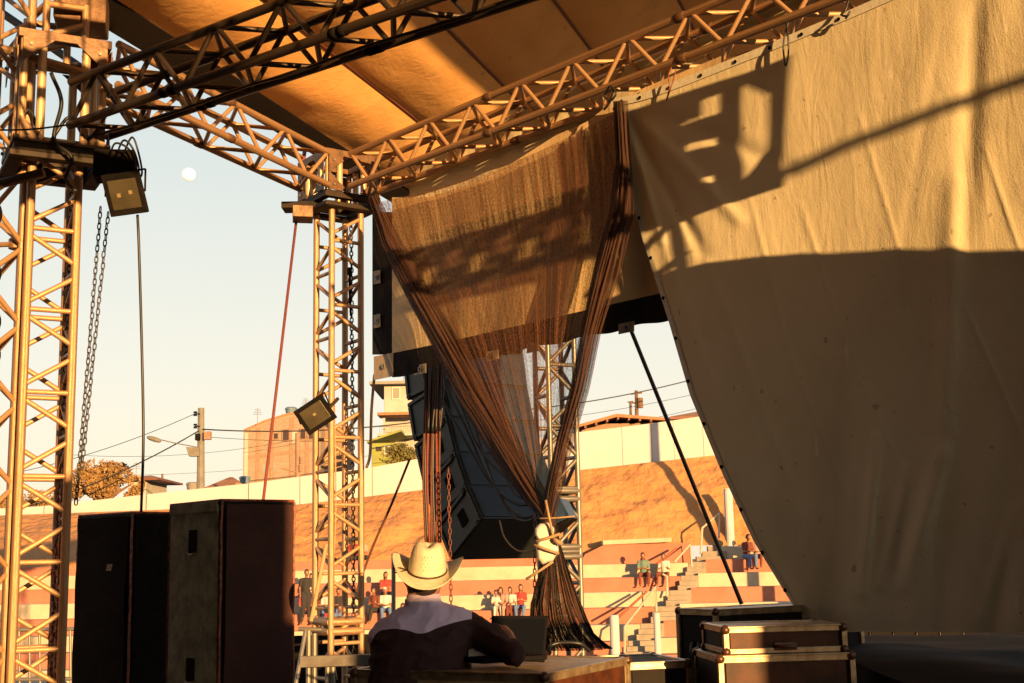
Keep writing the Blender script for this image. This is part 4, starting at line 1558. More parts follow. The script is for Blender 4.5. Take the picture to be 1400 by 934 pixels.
# ------------------------------------------------------------------ barricade at the foot of the middle tower
br = thing('barricade', 'grey metal barricade with a flat rail at the foot of the middle tower', 'barrier', P(450, 930, 11.0))
mb = MB()
a, b_ = P(410, 905, 10.9), P(506, 902, 10.9)
mb.obox((a + b_) / 2, (b_ - a) / 2, (0, .02, 0), (0, 0, .045))
mb.build('flat_rail', M['greyalu'], br, bevel=.004)
for i, (x, y0) in enumerate(((422, 862), (430, 866), (448, 912), (455, 912), (493, 912), (499, 912))):
    q0, q1 = P(x, y0, 11.0), P(x + 2, 990, 11.0)
    rod('post', q0, (q0.x, q0.y, ST), .022, 'galv', br)
rod('top_tube', P(408, 860, 11.0), P(440, 861, 11.0), .018, 'galv', br)
rod('side_tube', P(418, 862, 11.0), P(400, 960, 10.8), .018, 'greyalu', br)
rod('lower_tube', P(476, 918, 11.0), P(506, 916, 11.0), .022, 'galv', br)
rod('side_tube', P(446, 745, 11.3), P(425, 850, 11.0), .016, 'ropetan', br)
sk2 = MB()
sk2.grid(lambda u, v: Vector((-2.6 + 2.9 * u, 12.6 + .02 * math.sin(u * 60), P(450, 868, 12.6).z * (1 - v) + ST * v)), 60, 2)
o = sk2.build('stage_skirt', M['roomdark'], smooth=True)
tag(o, 'black cloth skirt hung along the far edge of the stage behind the man', 'skirt')
o = rod('thin_post', P(538, 757, 13.5), P(538, 900, 13.5), .022, 'galv', None)
tag(o, 'thin grey post standing beyond the stage between the middle tower and the hat', 'post')

# ------------------------------------------------------------------ flight cases


def flightcase(label, near, e1, e2_, w, d, h, body=('casebrown', 'caseblack'), top='casetop', lid=None, butterfly=(), edge=.022, handle=None, zb=None, latch=()):
    """near: near top corner; w along e1, d along e2 (both away from the corner)"""
    z1 = near.z
    z0 = z1 - h
    c = near + e1 * (w / 2) + e2_ * (d / 2)
    root = thing('flight_case', label, 'case', (c.x, c.y, z0))
    mb = MB()
    mb.obox(Vector((c.x, c.y, (z0 + z1) / 2)), e1 * (w / 2 - .006), e2_ * (d / 2 - .006), (0, 0, h / 2 - .006))
    mb.build('box', M[body[1]], root)
    mb = MB()
    mb.obox(Vector((c.x, c.y, z1 - .005)), e1 * (w / 2 - edge), e2_ * (d / 2 - edge), (0, 0, .004))
    mb.build('top_panel', M[top], root)
    n1, n2 = -e2_, -e1
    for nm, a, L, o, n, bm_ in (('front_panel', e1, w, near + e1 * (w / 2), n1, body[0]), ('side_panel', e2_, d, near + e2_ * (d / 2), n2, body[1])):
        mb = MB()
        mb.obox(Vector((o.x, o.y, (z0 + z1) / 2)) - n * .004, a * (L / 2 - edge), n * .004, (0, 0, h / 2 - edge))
        mb.build(nm, M[bm_], root)
        for z in (z1 - edge * .6, z0 + edge * .6) + ((z1 - lid - edge * .7, z1 - lid + edge * .7) if lid else ()):
            mb = MB()
            mb.obox(Vector((o.x, o.y, z)) + n * .002, a * (L / 2 - .012), n * .006, (0, 0, edge * .55))
            mb.build('edge_profile', M['caseedge'], root, bevel=.003)
    for q in (near, near + e1 * w, near + e2_ * d):
        mb = MB()
        mb.obox(Vector((q.x, q.y, (z0 + z1) / 2)) + (n1 + n2) * -.003, e1 * .014, e2_ * .014, (0, 0, h / 2 - .012))
        mb.build('edge_profile', M['caseedge'], root, bevel=.003)
    for a, L, o, in ((e1, w, near), (e2_, d, near), (e1, w, near + e2_ * d), (e2_, d, near + e1 * w)):
        mb = MB()
        q = o + a * (L / 2)
        mb.obox(Vector((q.x, q.y, z1)), a * (L / 2 - .01), a.cross(Vector((0, 0, 1))) * .015, (0, 0, .004))
        mb.build('edge_profile', M['caseedge'], root, bevel=.002)
    zs = [z1 - .012, z0 + .012] + ([z1 - lid] if lid else [])
    for q in (near, near + e1 * w, near + e2_ * d, near + e1 * w + e2_ * d):
        for z in zs:
            mb = MB()
            bmt = bmesh.new()
            bmesh.ops.create_icosphere(bmt, subdivisions=2, radius=.024)
            mb.add([Vector((q.x, q.y, z)) + v.co for v in bmt.verts], [[v.index for v in f.verts] for f in bmt.faces])
            bmt.free()
            if z == z1 - .012 or z == z0 + .012:
                mb.build('ball_corner', M['corner'], root, smooth=True)
            else:
                mb = MB()
                mb.obox(Vector((q.x, q.y, z)) + (n1 + n2) * .002, e1 * .03, e2_ * .03, (0, 0, .028))
                mb.build('bracket', M['corner'], root, bevel=.004)
    if handle:
        nm, pos, zz = handle
        a, n, o = (e1, n1, near + e1 * pos) if nm == 'front' else (e2_, n2, near + e2_ * pos)
        q = Vector((o.x, o.y, zz))
        mb = MB()
        mb.obox(q + n * .008, a * .055, n * .005, (0, 0, .05 if nm == 'side' else .018))
        hp = mb.build('handle_plate', M['corner' if nm == 'front' else 'black'], root, bevel=.004)
        mb = MB()
        if nm == 'side':
            for s in (-1, 1):
                mb.tube([q + n * .016 + a * .03 * s - Vector((0, 0, .045)), q + n * .03 + a * .03 * s, q + n * .016 + a * .03 * s + Vector((0, 0, .045))], .008, 6)
        else:
            mb.tube([q + n * .014 - a * .045, q + n * .035 - a * .04, q + n * .035 + a * .04, q + n * .014 + a * .045], .009, 6)
        mb.build('handle', M['galv' if nm == 'side' else 'corner'], hp, smooth=True)
    for (pos, zz) in latch:
        q = near + e1 * pos
        q = Vector((q.x, q.y, zz))
        mb = MB()
        mb.obox(q + n1 * .008, e1 * .05, n1 * .004, (0, 0, .04))
        lt = mb.build('latch', M['corner'], root, bevel=.004)
        mb = MB()
        mb.obox(q + n1 * .014, e1 * .012, n1 * .004, (0, 0, .022))
        mb.build('latch_key', M['galv'], lt, bevel=.002)
    return root


# table case that carries the laptop
ncor = P(744, 922, 5.55)
e1, e2_ = boxdirs(50)
dtab = P(640, 908, 5.75) - ncor
eL = Vector((dtab.x, dtab.y, 0)).normalized()
eR = P(857, 901, 6.35) - ncor
eR = Vector((eR.x, eR.y, 0))
wR = eR.length
eR.normalize()
eL = Vector((-eR.y, eR.x, 0))
flightcase('low flight case used as a table for the laptop, sun painted side and worn top', ncor, eR, eL, wR, .95, ncor.z - ST, body=('casebrown', 'casetop'), edge=.03, latch=())  # left side takes the pale colour to look sunlit
nc2 = P(856, 907, 6.5)
flightcase('low dark flight case between the laptop table and the big black case', nc2, boxdirs(14)[0], boxdirs(14)[1], .32, .5, nc2.z - ST, body=('caseblack', 'caseblack'), top='caseblack', edge=.03)
nb1 = P(978, 834, 7.5)
e1, e2_ = boxdirs(32)
bcase = flightcase('big black flight case behind the small one, with a recessed handle and pale rims', nb1, e1, e2_, 1.15, .33, nb1.z - ST, body=('caseblack', 'caseblack'), top='casetop', edge=.03, handle=('side', .17, P(945, 890, 7.6).z))
ns = P(991, 858, 6.2)
e1, e2_ = boxdirs(5)
ns_w = (P(1152, 858, 6.25) - ns).length
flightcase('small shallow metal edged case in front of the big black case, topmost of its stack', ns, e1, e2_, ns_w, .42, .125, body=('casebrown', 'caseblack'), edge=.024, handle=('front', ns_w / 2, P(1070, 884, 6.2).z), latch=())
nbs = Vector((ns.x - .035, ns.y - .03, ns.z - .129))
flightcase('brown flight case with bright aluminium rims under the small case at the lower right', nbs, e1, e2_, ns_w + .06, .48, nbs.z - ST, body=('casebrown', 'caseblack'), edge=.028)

# dark covered riser and boards at the lower right
rz = P(1200, 896, 7.0).z
rs_ = MB()


def risfn(u, v):
    x = 1.72 + 4.2 * u
    y = 5.6 + 3.4 * v
    z = rz - .02 + .03 * noise.noise(Vector((x * 1.7, y * 1.7, 2))) - .05 * max(0, .5 - v)
    return Vector((x, y, z))


rs_.grid(risfn, 60, 40)
rs_.grid(lambda u, v: Vector((1.72 + 4.2 * u, 5.6 + .03 * math.sin(u * 50) * v, risfn(u, 0).z * (1 - v) + ST * v)), 60, 3)
rs_.grid(lambda u, v: Vector((1.72 + .03 * math.sin(u * 40) * v, 5.6 + 3.4 * u, risfn(0, u).z * (1 - v) + ST * v)), 40, 3)
o = rs_.build('covered_riser', M['roomdark'], smooth=True)
tag(o, 'wide low riser covered with black cloth under the big curtain at the lower right', 'platform')
bf = thing('board_fence', 'row of grey boards blackened to look shaded behind the foot of the big curtain', 'fence', P(1300, 880, 9.6))
for i in range(14):
    x = 1160 + i * 32
    a, b_ = P(x, 868, 9.9), P(x + 30, 868, 9.9)
    mb = MB()
    mb.box((a.x, 9.9, ST), (b_.x, 9.93, P(x, 855, 9.9).z))
    mb.build('board', M['blackcloth'], bf, bevel=.004)  # grey boards coloured black to stand for shade under the curtain
    mb = MB()
    mb.box((a.x - .012, 9.87, ST), (a.x + .012, 9.898, P(x, 853, 9.9).z))
    mb.build('batten', M['blackcloth'], bf, bevel=.003)

# laptop -----------------------------------------------------------
lp = thing('laptop', 'open black laptop standing on the flight case in front of the man', 'laptop', P(700, 906, 5.9))
a, b_ = P(669, 908, 5.78), P(742, 908, 5.92)
ex = (b_ - a)
ex.z = 0
wv = ex.length
ex.normalize()
ey = Vector((-ex.y, ex.x, 0))
base_c = (a + b_) / 2 + ey * .13
base_c.z = a.z + .012
mb = MB()
mb.obox(base_c, ex * (wv / 2 + .03), ey * .125, (0, 0, .011))
mb.build('base', M['laptop'], lp, bevel=.006)
s0 = P(668, 902, 6.02)
s1 = P(744, 906, 6.05)
t0_, t1_ = P(672, 842, 6.06), P(749, 842, 6.09)
mb = MB()
mb.prism([s0, s1, t1_, t0_], Vector((.003, .014, 0)))
mb.build('lid', M['laptop'], lp, bevel=.004)
mb = MB()
f_ = lambda u, v: (s0.lerp(s1, u)).lerp(t0_.lerp(t1_, u), v) + Vector((0, -.003, 0))
mb.add([f_(.04, .08), f_(.96, .08), f_(.96, .94), f_(.04, .94)], [(0, 1, 2, 3)])
mb.build('screen', mat('screen_off', (.004, .005, .008), rough=.85, spec=.02), lp)
mb = MB()
for r in range(5):
    for k in range(12):
        q = base_c + ex * ((k - 5.5) * .026) + ey * (.06 - r * .026) + Vector((0, 0, .012))
        mb.obox(q, ex * .010, ey * .010, (0, 0, .0015))
o = mb.build('keys', M['black'], lp)
o['kind'] = 'stuff'
pb = thing('notebook', 'small pale sheet of papers lying beside the laptop under the arm', 'papers', P(650, 900, 5.9))
mb = MB()
q = P(656, 896, 5.95)
mb.obox(q, (.05, .01, 0), (0, .05, .02), (0, -.004, .012))
mb.build('sheet', M['white'], pb, bevel=.002)
rope('power_cable', 'black cable coiled on the table at the foot of the net tail', [P(752, 893, 7.2), P(752, 884, 7.1), P(765, 879, 7.1), P(792, 880, 7.1), P(806, 890, 7.15)], .01, 'cable', 'cable')

# ------------------------------------------------------------------ the man with the hat
YM = 6.0
man = thing('person', 'man seen from behind in a dark shirt with lilac yoke, working at the laptop', 'person', (P(580, 900, YM).x, YM, ST))


def A(px, py, dy=0.0): return P(px, py, YM + dy)


# body: one continuous surface under the clothes
hd = A(580, 800, .05)
pel = A(572, 1010)
px_m = F / YM
B = MB()
neck0, neck1 = A(577, 846, .03), A(579, 806, .05)
B.limb(neck0, neck1, .062, .056)
# head ellipsoid-ish: stacked limbs
B.limb(A(579, 806, .03), A(581, 782, .02), .078, .083)
B.limb(A(580, 792, .06), A(582, 776, .06), .076, .078)
B.limb(A(580, 812, .13), A(580, 804, .12), .035, .05)      # jaw
B.limb(A(580, 799, .165), A(580, 793, .155), .014, .010)    # nose
for s in (-1, 1):
    e = A(580, 797, .04) + Vector((s * .083, 0, 0))
    B.limb(e, e + Vector((s * .006, .01, .03)), .012, .016)  # ears
tors_top = A(576, 862, .02)
B.limb(A(573, 960, 0), A(577, 880, .02), .13, .15)
B.limb(pel, A(573, 960, 0), .14, .13)
shL, shR = A(531, 866, .0), A(650, 862, .04)
B.limb(shL, shR, .06, .06)
elR = A(706, 897, -.22)
wrR = A(694, 868, -.06)
B.limb(shR, A(685, 884, -.10), .04, .034)
B.limb(A(685, 884, -.10), elR, .034, .034)
B.limb(elR, wrR, .034, .028)
elL = A(520, 955, .10)
wrL = A(590, 935, .34)
B.limb(shL, elL, .05, .042)
B.limb(elL, wrL, .04, .028)


def hand(mbx, w, dirv, palm_up, side, s=1.0):
    """palm, five separate fingers and a thumb"""
    d = dirv.normalized()
    sd2 = d.cross(palm_up).normalized() * side
    up = sd2.cross(d).normalized() * side
    mbx.limb(w, w + d * (.045 * s) + sd2 * .012, .026 * s, .028 * s)
    mbx.limb(w + sd2 * -.012, w + d * (.045 * s) - sd2 * .018, .022 * s, .024 * s)
    for i, (o, L) in enumerate(((-.030, .062), (-.010, .074), (.010, .070), (.028, .055))):
        b0 = w + d * (.070 * s) + sd2 * o
        b1 = b0 + d * (L * .5) + up * .004
        b2 = b1 + d * (L * .42) - up * .022
        mbx.limb(b0 - d * .02, b1, .0095, .0085, n=8)
        mbx.limb(b1, b2, .0085, .0068, n=8)
    t0 = w + d * .02 - sd2 * .03
    t1 = t0 + d * .035 - sd2 * .026 - up * .006
    t2 = t1 + d * .03 - sd2 * .004 - up * .008
    mbx.limb(t0, t1, .012, .010, n=8)
    mbx.limb(t1, t2, .0095, .0075, n=8)


hand(B, wrR, Vector((-.22, .25, .10)), Vector((0, -.5, 1)), 1)
hand(B, wrL, Vector((.4, .8, -.2)), Vector((0, 0, 1)), -1)
for s in (-1, 1):
    hip = pel + Vector((s * .09, 0, -.02))
    kn = Vector((hip.x + s * .02, YM + .03, ST + .50))
    an = Vector((kn.x, YM, ST + .09))
    B.limb(hip, kn, .085, .055)
    B.limb(kn, an, .055, .035)
    B.limb(an + Vector((0, -.03, -.04)), an + Vector((s * .02, .16, -.055)), .035, .028)
body = fuse(B, 'body', [M['skin']], man, .0085, 4)
# shirt: lofted torso + sleeves fused into one garment
S = MB()
secs = [(1040, 573, 74, 52, 0), (1000, 573, 76, 56, 0), (960, 574, 72, 52, 0), (930, 575, 70, 50, 0), (900, 575, 68, 50, .01), (880, 576, 69, 48, .02), (864, 577, 70, 44, .02), (850, 579, 62, 38, .03), (838, 580, 42, 28, .03), (828, 579, 27, 24, .03), (819, 578, 24, 22, .03)]
rr = []
for (y, x, hw, hd_, dy) in secs:
    c = A(x, y, dy)
    k = YM / F
    rr.append([c + Vector((hw * k * math.copysign(abs(math.cos(t)) ** .8, math.cos(t)), hd_ * k * math.copysign(abs(math.sin(t)) ** .9, math.sin(t)), 0)) for t in [2 * PI * i / 40 for i in range(40)]])
S.rings(rr)
S.limb(A(545, 862, .02), A(540, 866), .082, .084)
S.limb(A(541, 866, .0), elL, .088, .062)
S.limb(elL, wrL, .060, .045)
S.limb(A(560, 852, .02), A(622, 850, .03), .072, .078)
S.limb(A(618, 862, .03), A(650, 864, .05), .088, .080)
S.limb(A(650, 864, .05), A(685, 884, -.10), .080, .064)
S.limb(A(685, 884, -.10), elR, .056, .044)
S.limb(elR, elR.lerp(wrR, .45), .044, .038)
# loose folds at waist and arm
for i in range(14):
    x = 520 + random.random() * 110
    y = 885 + random.random() * 70
    a_ = A(x, y, -.125 - .02 * random.random())
    S.limb(a_, a_ + Vector((random.uniform(-.07, .07), .0, random.uniform(-.10, .10))), .012, .006, n=6)
yk = [(505, 880), (512, 868), (530, 861), (552, 861), (577, 866), (600, 858), (625, 851), (645, 848)]


sh = fuse(S, 'shirt', [M['shirt']], man, .0085, 6, crease=.013)
cl_ = MB()
cl_.rings([[A(579, y_, .03) + Vector((r_ * math.cos(t), r_ * .92 * math.sin(t), 0)) for t in [2 * PI * i / 28 for i in range(28)]] for y_, r_ in ((829, .085), (818, .079), (812, .075), (813, .070), (822, .072))], cap=False)
cl_.build('collar', M['yoke'], man, smooth=True)
sm_ = M['shirt'].copy()
sm_.name = 'shirt_with_yoke'
sh.data.materials[0] = sm_
n_, l_ = sm_.node_tree.nodes, sm_.node_tree.links
tc_ = n_.new('ShaderNodeTexCoord')
sp_ = n_.new('ShaderNodeSeparateXYZ')
l_.new(tc_.outputs['Object'], sp_.inputs[0])
off_ = sh.matrix_basis.translation
seam_ = [P(x, y, YM - .12) - off_ for x, y in yk]
xa_, xb_ = seam_[0].x - .1, seam_[-1].x + .02
za_, zb_ = -1.2, 1.2
mr_ = n_.new('ShaderNodeMapRange')
mr_.inputs['From Min'].default_value = xa_
mr_.inputs['From Max'].default_value = xb_
l_.new(sp_.outputs['X'], mr_.inputs['Value'])
fc_ = n_.new('ShaderNodeFloatCurve')
cv_ = fc_.mapping.curves[0]
pts_ = [((q.x - xa_) / (xb_ - xa_), (q.z - za_) / (zb_ - za_)) for q in seam_]
cv_.points[0].location = (0, pts_[0][1])
cv_.points[1].location = (1, pts_[-1][1])
for q in pts_:
    cv_.points.new(*q)
fc_.mapping.update()
l_.new(mr_.outputs[0], fc_.inputs['Value'])
m2_ = n_.new('ShaderNodeMapRange')
m2_.inputs['To Min'].default_value = za_
m2_.inputs['To Max'].default_value = zb_
l_.new(fc_.outputs[0], m2_.inputs['Value'])
gt_ = n_.new('ShaderNodeMath')
gt_.operation = 'GREATER_THAN'
l_.new(sp_.outputs['Z'], gt_.inputs[0])
l_.new(m2_.outputs[0], gt_.inputs[1])
lt_ = n_.new('ShaderNodeMath')
lt_.operation = 'LESS_THAN'
l_.new(sp_.outputs['X'], lt_.inputs[0])
lt_.inputs[1].default_value = P(645, 845, YM).x - off_.x
mu_ = n_.new('ShaderNodeMath')
mu_.operation = 'MULTIPLY'
l_.new(gt_.outputs[0], mu_.inputs[0])
l_.new(lt_.outputs[0], mu_.inputs[1])
mc_ = n_.new('ShaderNodeMix')
mc_.data_type = 'RGBA'
b_ = n_['Principled BSDF']
l_.new(mu_.outputs[0], mc_.inputs[0])
l_.new(b_.inputs['Base Color'].links[0].from_socket, mc_.inputs[6])
mc_.inputs[7].default_value = (.62, .52, .74, 1)
l_.new(mc_.outputs[2], b_.inputs['Base Color'])
T_ = MB()
for s in (-1, 1):
    hip = pel + Vector((s * .09, 0, .03))
    kn = Vector((hip.x + s * .02, YM + .03, ST + .50))
    T_.limb(hip + Vector((-s * .03, 0, .06)), hip, .12, .11)
    T_.limb(hip, kn, .11, .075)
    T_.limb(kn, Vector((kn.x, YM, ST + .10)), .075, .068)
fuse(T_, 'trousers', [M['jeans']], man, .014, 4)
# hair at the nape
hr = MB()
hr.limb(A(580, 798, -.0), A(581, 784, -.0), .07, .075)
fuse(hr, 'hair', [M['hair']], man, .01, 4)
# hat
ht = thing('straw_hat', 'pale woven straw cowboy hat with curled brim and thin dark band', 'hat', A(583, 790))
kx = YM / F
hc = A(584, 781, .02)
tilt = Matrix.Rotation(math.radians(5), 3, 'Y') @ Matrix.Rotation(math.radians(19), 3, 'X')


def hatp(x, y, z):
    return hc + tilt @ Vector((x, y, z))


prof = [(0, .112, .088), (.014, .110, .087), (.045, .104, .083), (.075, .098, .078), (.10, .090, .070), (.120, .078, .056), (.128, .06, .04), (.122, .04, .024), (.112, .02, .012)]
mb = MB()
rg = []
for (z, ly, lx) in prof:
    ring = []
    for i in range(48):
        t = 2 * PI * i / 48
        cx_, sy_ = math.cos(t), math.sin(t)
        dent = 0
        zz = z + .016 * (1 if z > .09 else z / .09) * (abs(cx_) ** 1.5) * .6 - (.012 if z > .1 else 0) * max(0, sy_)
        pinch = 1 - .16 * max(0, sy_) * (z / .13) * 1
        ring.append(hatp(lx * cx_ * pinch * 1.0, ly * sy_, zz))
    rg.append(ring)
mb.rings(rg, cap=True)
mb.build('crown', M['straw'], ht, smooth=True)


def brimp(t, q, top=0):
    cx_, sy_ = math.cos(t), math.sin(t)
    rx0, ry0 = .085, .108
    rx1, ry1 = .168, .185
    rx = rx0 + (rx1 - rx0) * q
    ry = ry0 + (ry1 - ry0) * q
    lift = .070 * abs(cx_) ** 2.6 * q ** 2.2 - .022 * q * abs(sy_) ** 1.5
    x = rx * cx_ * (1 - .04 * q * q * abs(cx_) ** 2)
    return hatp(x, ry * sy_, lift + top)


mb = MB()
nB = 64
pr = [brimp(2 * PI * i / nB, q, 0) for q in (0, .2, .4, .6, .8, .93, 1.0) for i in range(nB)]
pr2 = [brimp(2 * PI * i / nB, q, .004) for q in (1.0, .93, .8, .6, .4, .2, 0) for i in range(nB)]
al = pr + pr2
mb.rings([al[k * nB:(k + 1) * nB] for k in range(14)], cap=False)
mb.build('brim', M['straw'], ht, smooth=True)
mb = MB()
mb.tube([hatp(.0885 * math.cos(t), .1135 * math.sin(t), .006) for t in [2 * PI * i / 48 for i in range(49)]], .0045, 6)
mb.build('band', M['band'], ht, smooth=True)
mb = MB()
b0 = hatp(-.088, -.02, .006)
mb.tube([b0, b0 + Vector((-.03, -.04, .012)), b0 + Vector((-.065, -.05, .008))], .003, 5)
mb.tube([b0, b0 + Vector((-.02, -.045, -.004)), b0 + Vector((-.05, -.06, -.01))], .003, 5)
mb.build('band_end', M['band'], ht, smooth=True)
mb = MB()     # woven vent pattern, small raised stitches
for r_i, zz in enumerate((.035, .05, .065, .08, .092)):
    lx, ly = .105 - zz * .27 - .016, .112 - zz * .2
    for k in range(26):
        t = 2 * PI * (k + .5 * (r_i % 2)) / 26
        p_ = hatp(lx * math.cos(t) * 1.0, ly * math.sin(t), zz + .006)
        mb.tube([p_ + Vector((-.002, 0, -.004)), p_ + Vector((.0015, 0, .003))], .0012, 4)
mb = mb.build('vent_stitches', M['wood'], ht)
mb['kind'] = 'stuff'

# ------------------------------------------------------------------ people on the terraces


def small_person(seat, pose, mats, label, face=(0, -1), lean=0.0, group=None, s=1.0, hairlong=False, cap=None):
    """seat: point under the pelvis (seated) or between the feet (standing)"""
    root = thing('person', label, 'person', seat, group)
    f = Vector((face[0] + random.uniform(-.35, .35), face[1], 0)).normalized()
    r = Vector((-f.y, f.x, 0))
    up = Vector((0, 0, 1))
    skin, top, trou = mats
    Bm = MB()
    if pose == 'sit':
        pel_ = seat + up * .10 * s
        sp_k = random.uniform(.06, .2)
        kn_ = [pel_ + f * .42 * s + r * (sp_k * k + random.uniform(-.05, .05)) * s + up * .03 for k in (-1, 1)]
        ft_ = [k + f * random.uniform(-.12, .12) + r * random.uniform(-.06, .06) - up * .44 * s for k in kn_]
    else:
        pel_ = seat + up * .92 * s
        kn_ = [seat + up * .50 * s + r * (.09 * k) + f * .03 for k in (-1, 1)]
        ft_ = [seat + up * .06 + r * (.10 * k) for k in (-1, 1)]
    ch = pel_ + up * .42 * s + f * (lean + .02)
    nk = ch + up * .12 * s + f * lean * .4
    hdp = nk + up * .14 * s + f * (.03 + lean * .5 + random.uniform(0, .05)) + r * random.uniform(-.04, .04)
    Bm.limb(nk - up * .05, hdp, .05 * s, .05 * s)
    Bm.limb(hdp, hdp + up * .07 * s, .078 * s, .084 * s)
    Bm.limb(hdp + f * .06 - up * .03, hdp + f * .08 - up * .02, .03, .03)
    Bm.limb(hdp + f * .095 + up * .01, hdp + f * .105, .012, .012)
    Bm.limb(pel_ + up * .05, ch, .11 * s, .13 * s)
    sh_ = [ch + up * .05 + r * (.17 * k) * s for k in (-1, 1)]
    hands = []
    arm_k = random.uniform(.15, .6)
    for k, q in zip((-1, 1), sh_):
        el = q - up * .26 * s + f * (.08 if pose == 'sit' else -.02) + r * (.05 * k)
        wr = (kn_[0 if k < 0 else 1] * arm_k + ch * (.8 - arm_k) + el * .2 + r * (-.05 * k)) if pose == 'sit' else el - up * .22 * s + f * .08
        Bm.limb(q, el, .052 * s, .04 * s)
        Bm.limb(el, wr, .038 * s, .028 * s)
        dd = (wr - el).normalized()
        Bm.limb(wr, wr + dd * .08, .034, .026)
        for j in (-1.5, -.5, .5, 1.5):
            Bm.limb(wr + dd * .08, wr + dd * (.15 - .01 * abs(j)) + r * (.014 * j), .013, .011, n=6)
        Bm.limb(wr + dd * .03, wr + dd * .07 - r * (.05 * k), .014, .012, n=6)
        hands.append(el)
    for k, kn1, ft in zip((-1, 1), kn_, ft_):
        Bm.limb(pel_ + r * (.09 * k) * s, kn1, .085 * s, .06 * s)
        Bm.limb(kn1, ft, .055 * s, .04 * s)
        Bm.limb(ft - up * .02, ft + f * .15 - up * .03, .04, .035)
    fuse(Bm, 'body', [M[skin]], root, .022, 2)
    Sm = MB()
    Sm.limb(pel_ + up * .06, ch, .135 * s, .155 * s)
    Sm.limb(sh_[0], sh_[1], .085 * s, .085 * s)
    for q, el in zip(sh_, hands):
        Sm.limb(q, q.lerp(el, .75), .075 * s, .062 * s)
    fuse(Sm, 'shirt', [M[top]], root, .028, 2)
    Tm = MB()
    for k, kn1, ft in zip((-1, 1), kn_, ft_):
        Tm.limb(pel_ + r * (.09 * k) * s, kn1, .11 * s, .08 * s)
        Tm.limb(kn1, kn1.lerp(ft, .85), .075 * s, .06 * s)
    fuse(Tm, 'trousers', [M[trou]], root, .028, 2)
    Hm = MB()
    Hm.limb(hdp + up * .06 - f * .03, hdp + up * .10 - f * .01, .10 * s, .085 * s)
    if hairlong:
        Hm.limb(hdp - f * .06 + up * .04, hdp - f * .11 - up * .22, .085 * s, .06 * s)
    fuse(Hm, 'cap' if cap else 'hair', [M[cap or 'hair']], root, .024, 2)


def seat_at(px, py, k):
    """top front edge of step k under photo pixel"""
    z, Y = steps[k]
    return Vector((P(px, py, Y + .18).x, Y + .18, ZC + z))


small_person(seat_at(880, 789, 1), 'sit', ('skindark', 'shirtg', 'shirtm'), 'man in a dark green vest sitting on the cream band left of the stair rail', (-.35, -1), .06)
small_person(seat_at(909, 789, 1), 'sit', ('skindark', 'shirtw', 'shirtm'), 'boy in a white t-shirt sitting beside the stairs, right of a dark vest', (-.4, -1), .05, s=.95)
small_person(seat_at(679, 827, 3), 'sit', ('skin', 'shirtw', 'shirtw'), 'child in white sitting leftmost in the row of four in front of the laptop', (.1, -1), .05, s=.78)
small_person(seat_at(690, 827, 3), 'sit', ('skin', 'shirtp', 'shirtp'), 'woman in a pinkish top sitting second from the left in the row of four', (-.3, -1), .08, s=.9, hairlong=True)
small_person(seat_at(700, 827, 3), 'sit', ('skin', 'shirtw', 'shirtm'), 'woman in a white top sitting between the pink and the red clad women', (-.2, -1), .05, s=.9, hairlong=True)
small_person(seat_at(712, 827, 3), 'sit', ('skin', 'shirtr', 'shirtb'), 'woman in a red top sitting rightmost in the row of four, beside the net tail', (.1, -1), .06, s=1.0, hairlong=True)
q = P(1021, 765, 51.9)
small_person(Vector((q.x, q.y, q.z)), 'sit', ('skindark', 'shirtm', 'shirtb'), 'person in a dark red shirt sitting next to the white post by the curtain edge', (.25, -1), .05, s=1.05)
q = P(1035, 764, 52.0)
small_person(Vector((q.x, q.y, q.z)), 'sit', ('skindark', 'shirtp', 'shirtm'), 'person half hidden behind the slanting curtain edge, right of the one in dark red', (-.2, -1), .02, s=.95)
grp = [(417, 3, 'shirtr', 'shirtk', 'sit', 'person in red sitting leftmost of the group seen between the speaker and the middle tower'),
       (426, 2, 'shirtw', 'shirtm', 'sit', 'person in white sitting one band higher than the others left of the middle tower'),
       (432, 3, 'shirtm', 'shirtk', 'sit', 'person in maroon sitting close to the left leg of the middle tower'),
       (448, 3, 'shirtw', 'shirtb', 'sit', 'person in white seen through the left face of the middle tower'),
       (462, 3, 'shirtk', 'shirtb', 'sit', 'person in black seen through the middle tower behind its front leg'),
       (452, 4, 'shirtr', 'shirtk', 'sit', 'person in red sitting lowest, seen through the foot of the middle tower'),
       (464, 4, 'shirtb', 'shirtr', 'sit', 'person in blue sitting lowest, right of the one in red at the tower foot'),
       (513, 3, 'shirtm', 'shirtk', 'sit', 'person in maroon half hidden behind the right leg of the middle tower'),
       (527, 2, 'shirtr', 'shirtk', 'sit', 'person with long dark hair sitting highest between the middle tower and the hat'),
       (527, 3, 'shirtw', 'shirtb', 'sit', 'person in white shirt, white cap and blue jeans sitting left of the thin grey post'),
       (551, 4, 'shirtk', 'shirtk', 'sit', 'person whose dark hair shows just above the left shoulder of the man in the hat')]
for i, (x, k, tp, tr_, ps, lb) in enumerate(grp):
    small_person(seat_at(x, 800, k), ps, ('skindark', tp, tr_), lb, (random.uniform(-.3, .3), -1), random.uniform(0, .1), hairlong=(i in (1, 8)), cap='shirtw' if i == 9 else None)
q = P(419, 856, 46.6)
small_person(Vector((P(418, 860, 46.6).x, 46.6, P(418, 848, 46.6).z)), 'stand', ('skindark', 'shirtk', 'shirtk'), 'person in black standing beside the loudspeaker edge in front of the seated group', (.2, -1), 0)
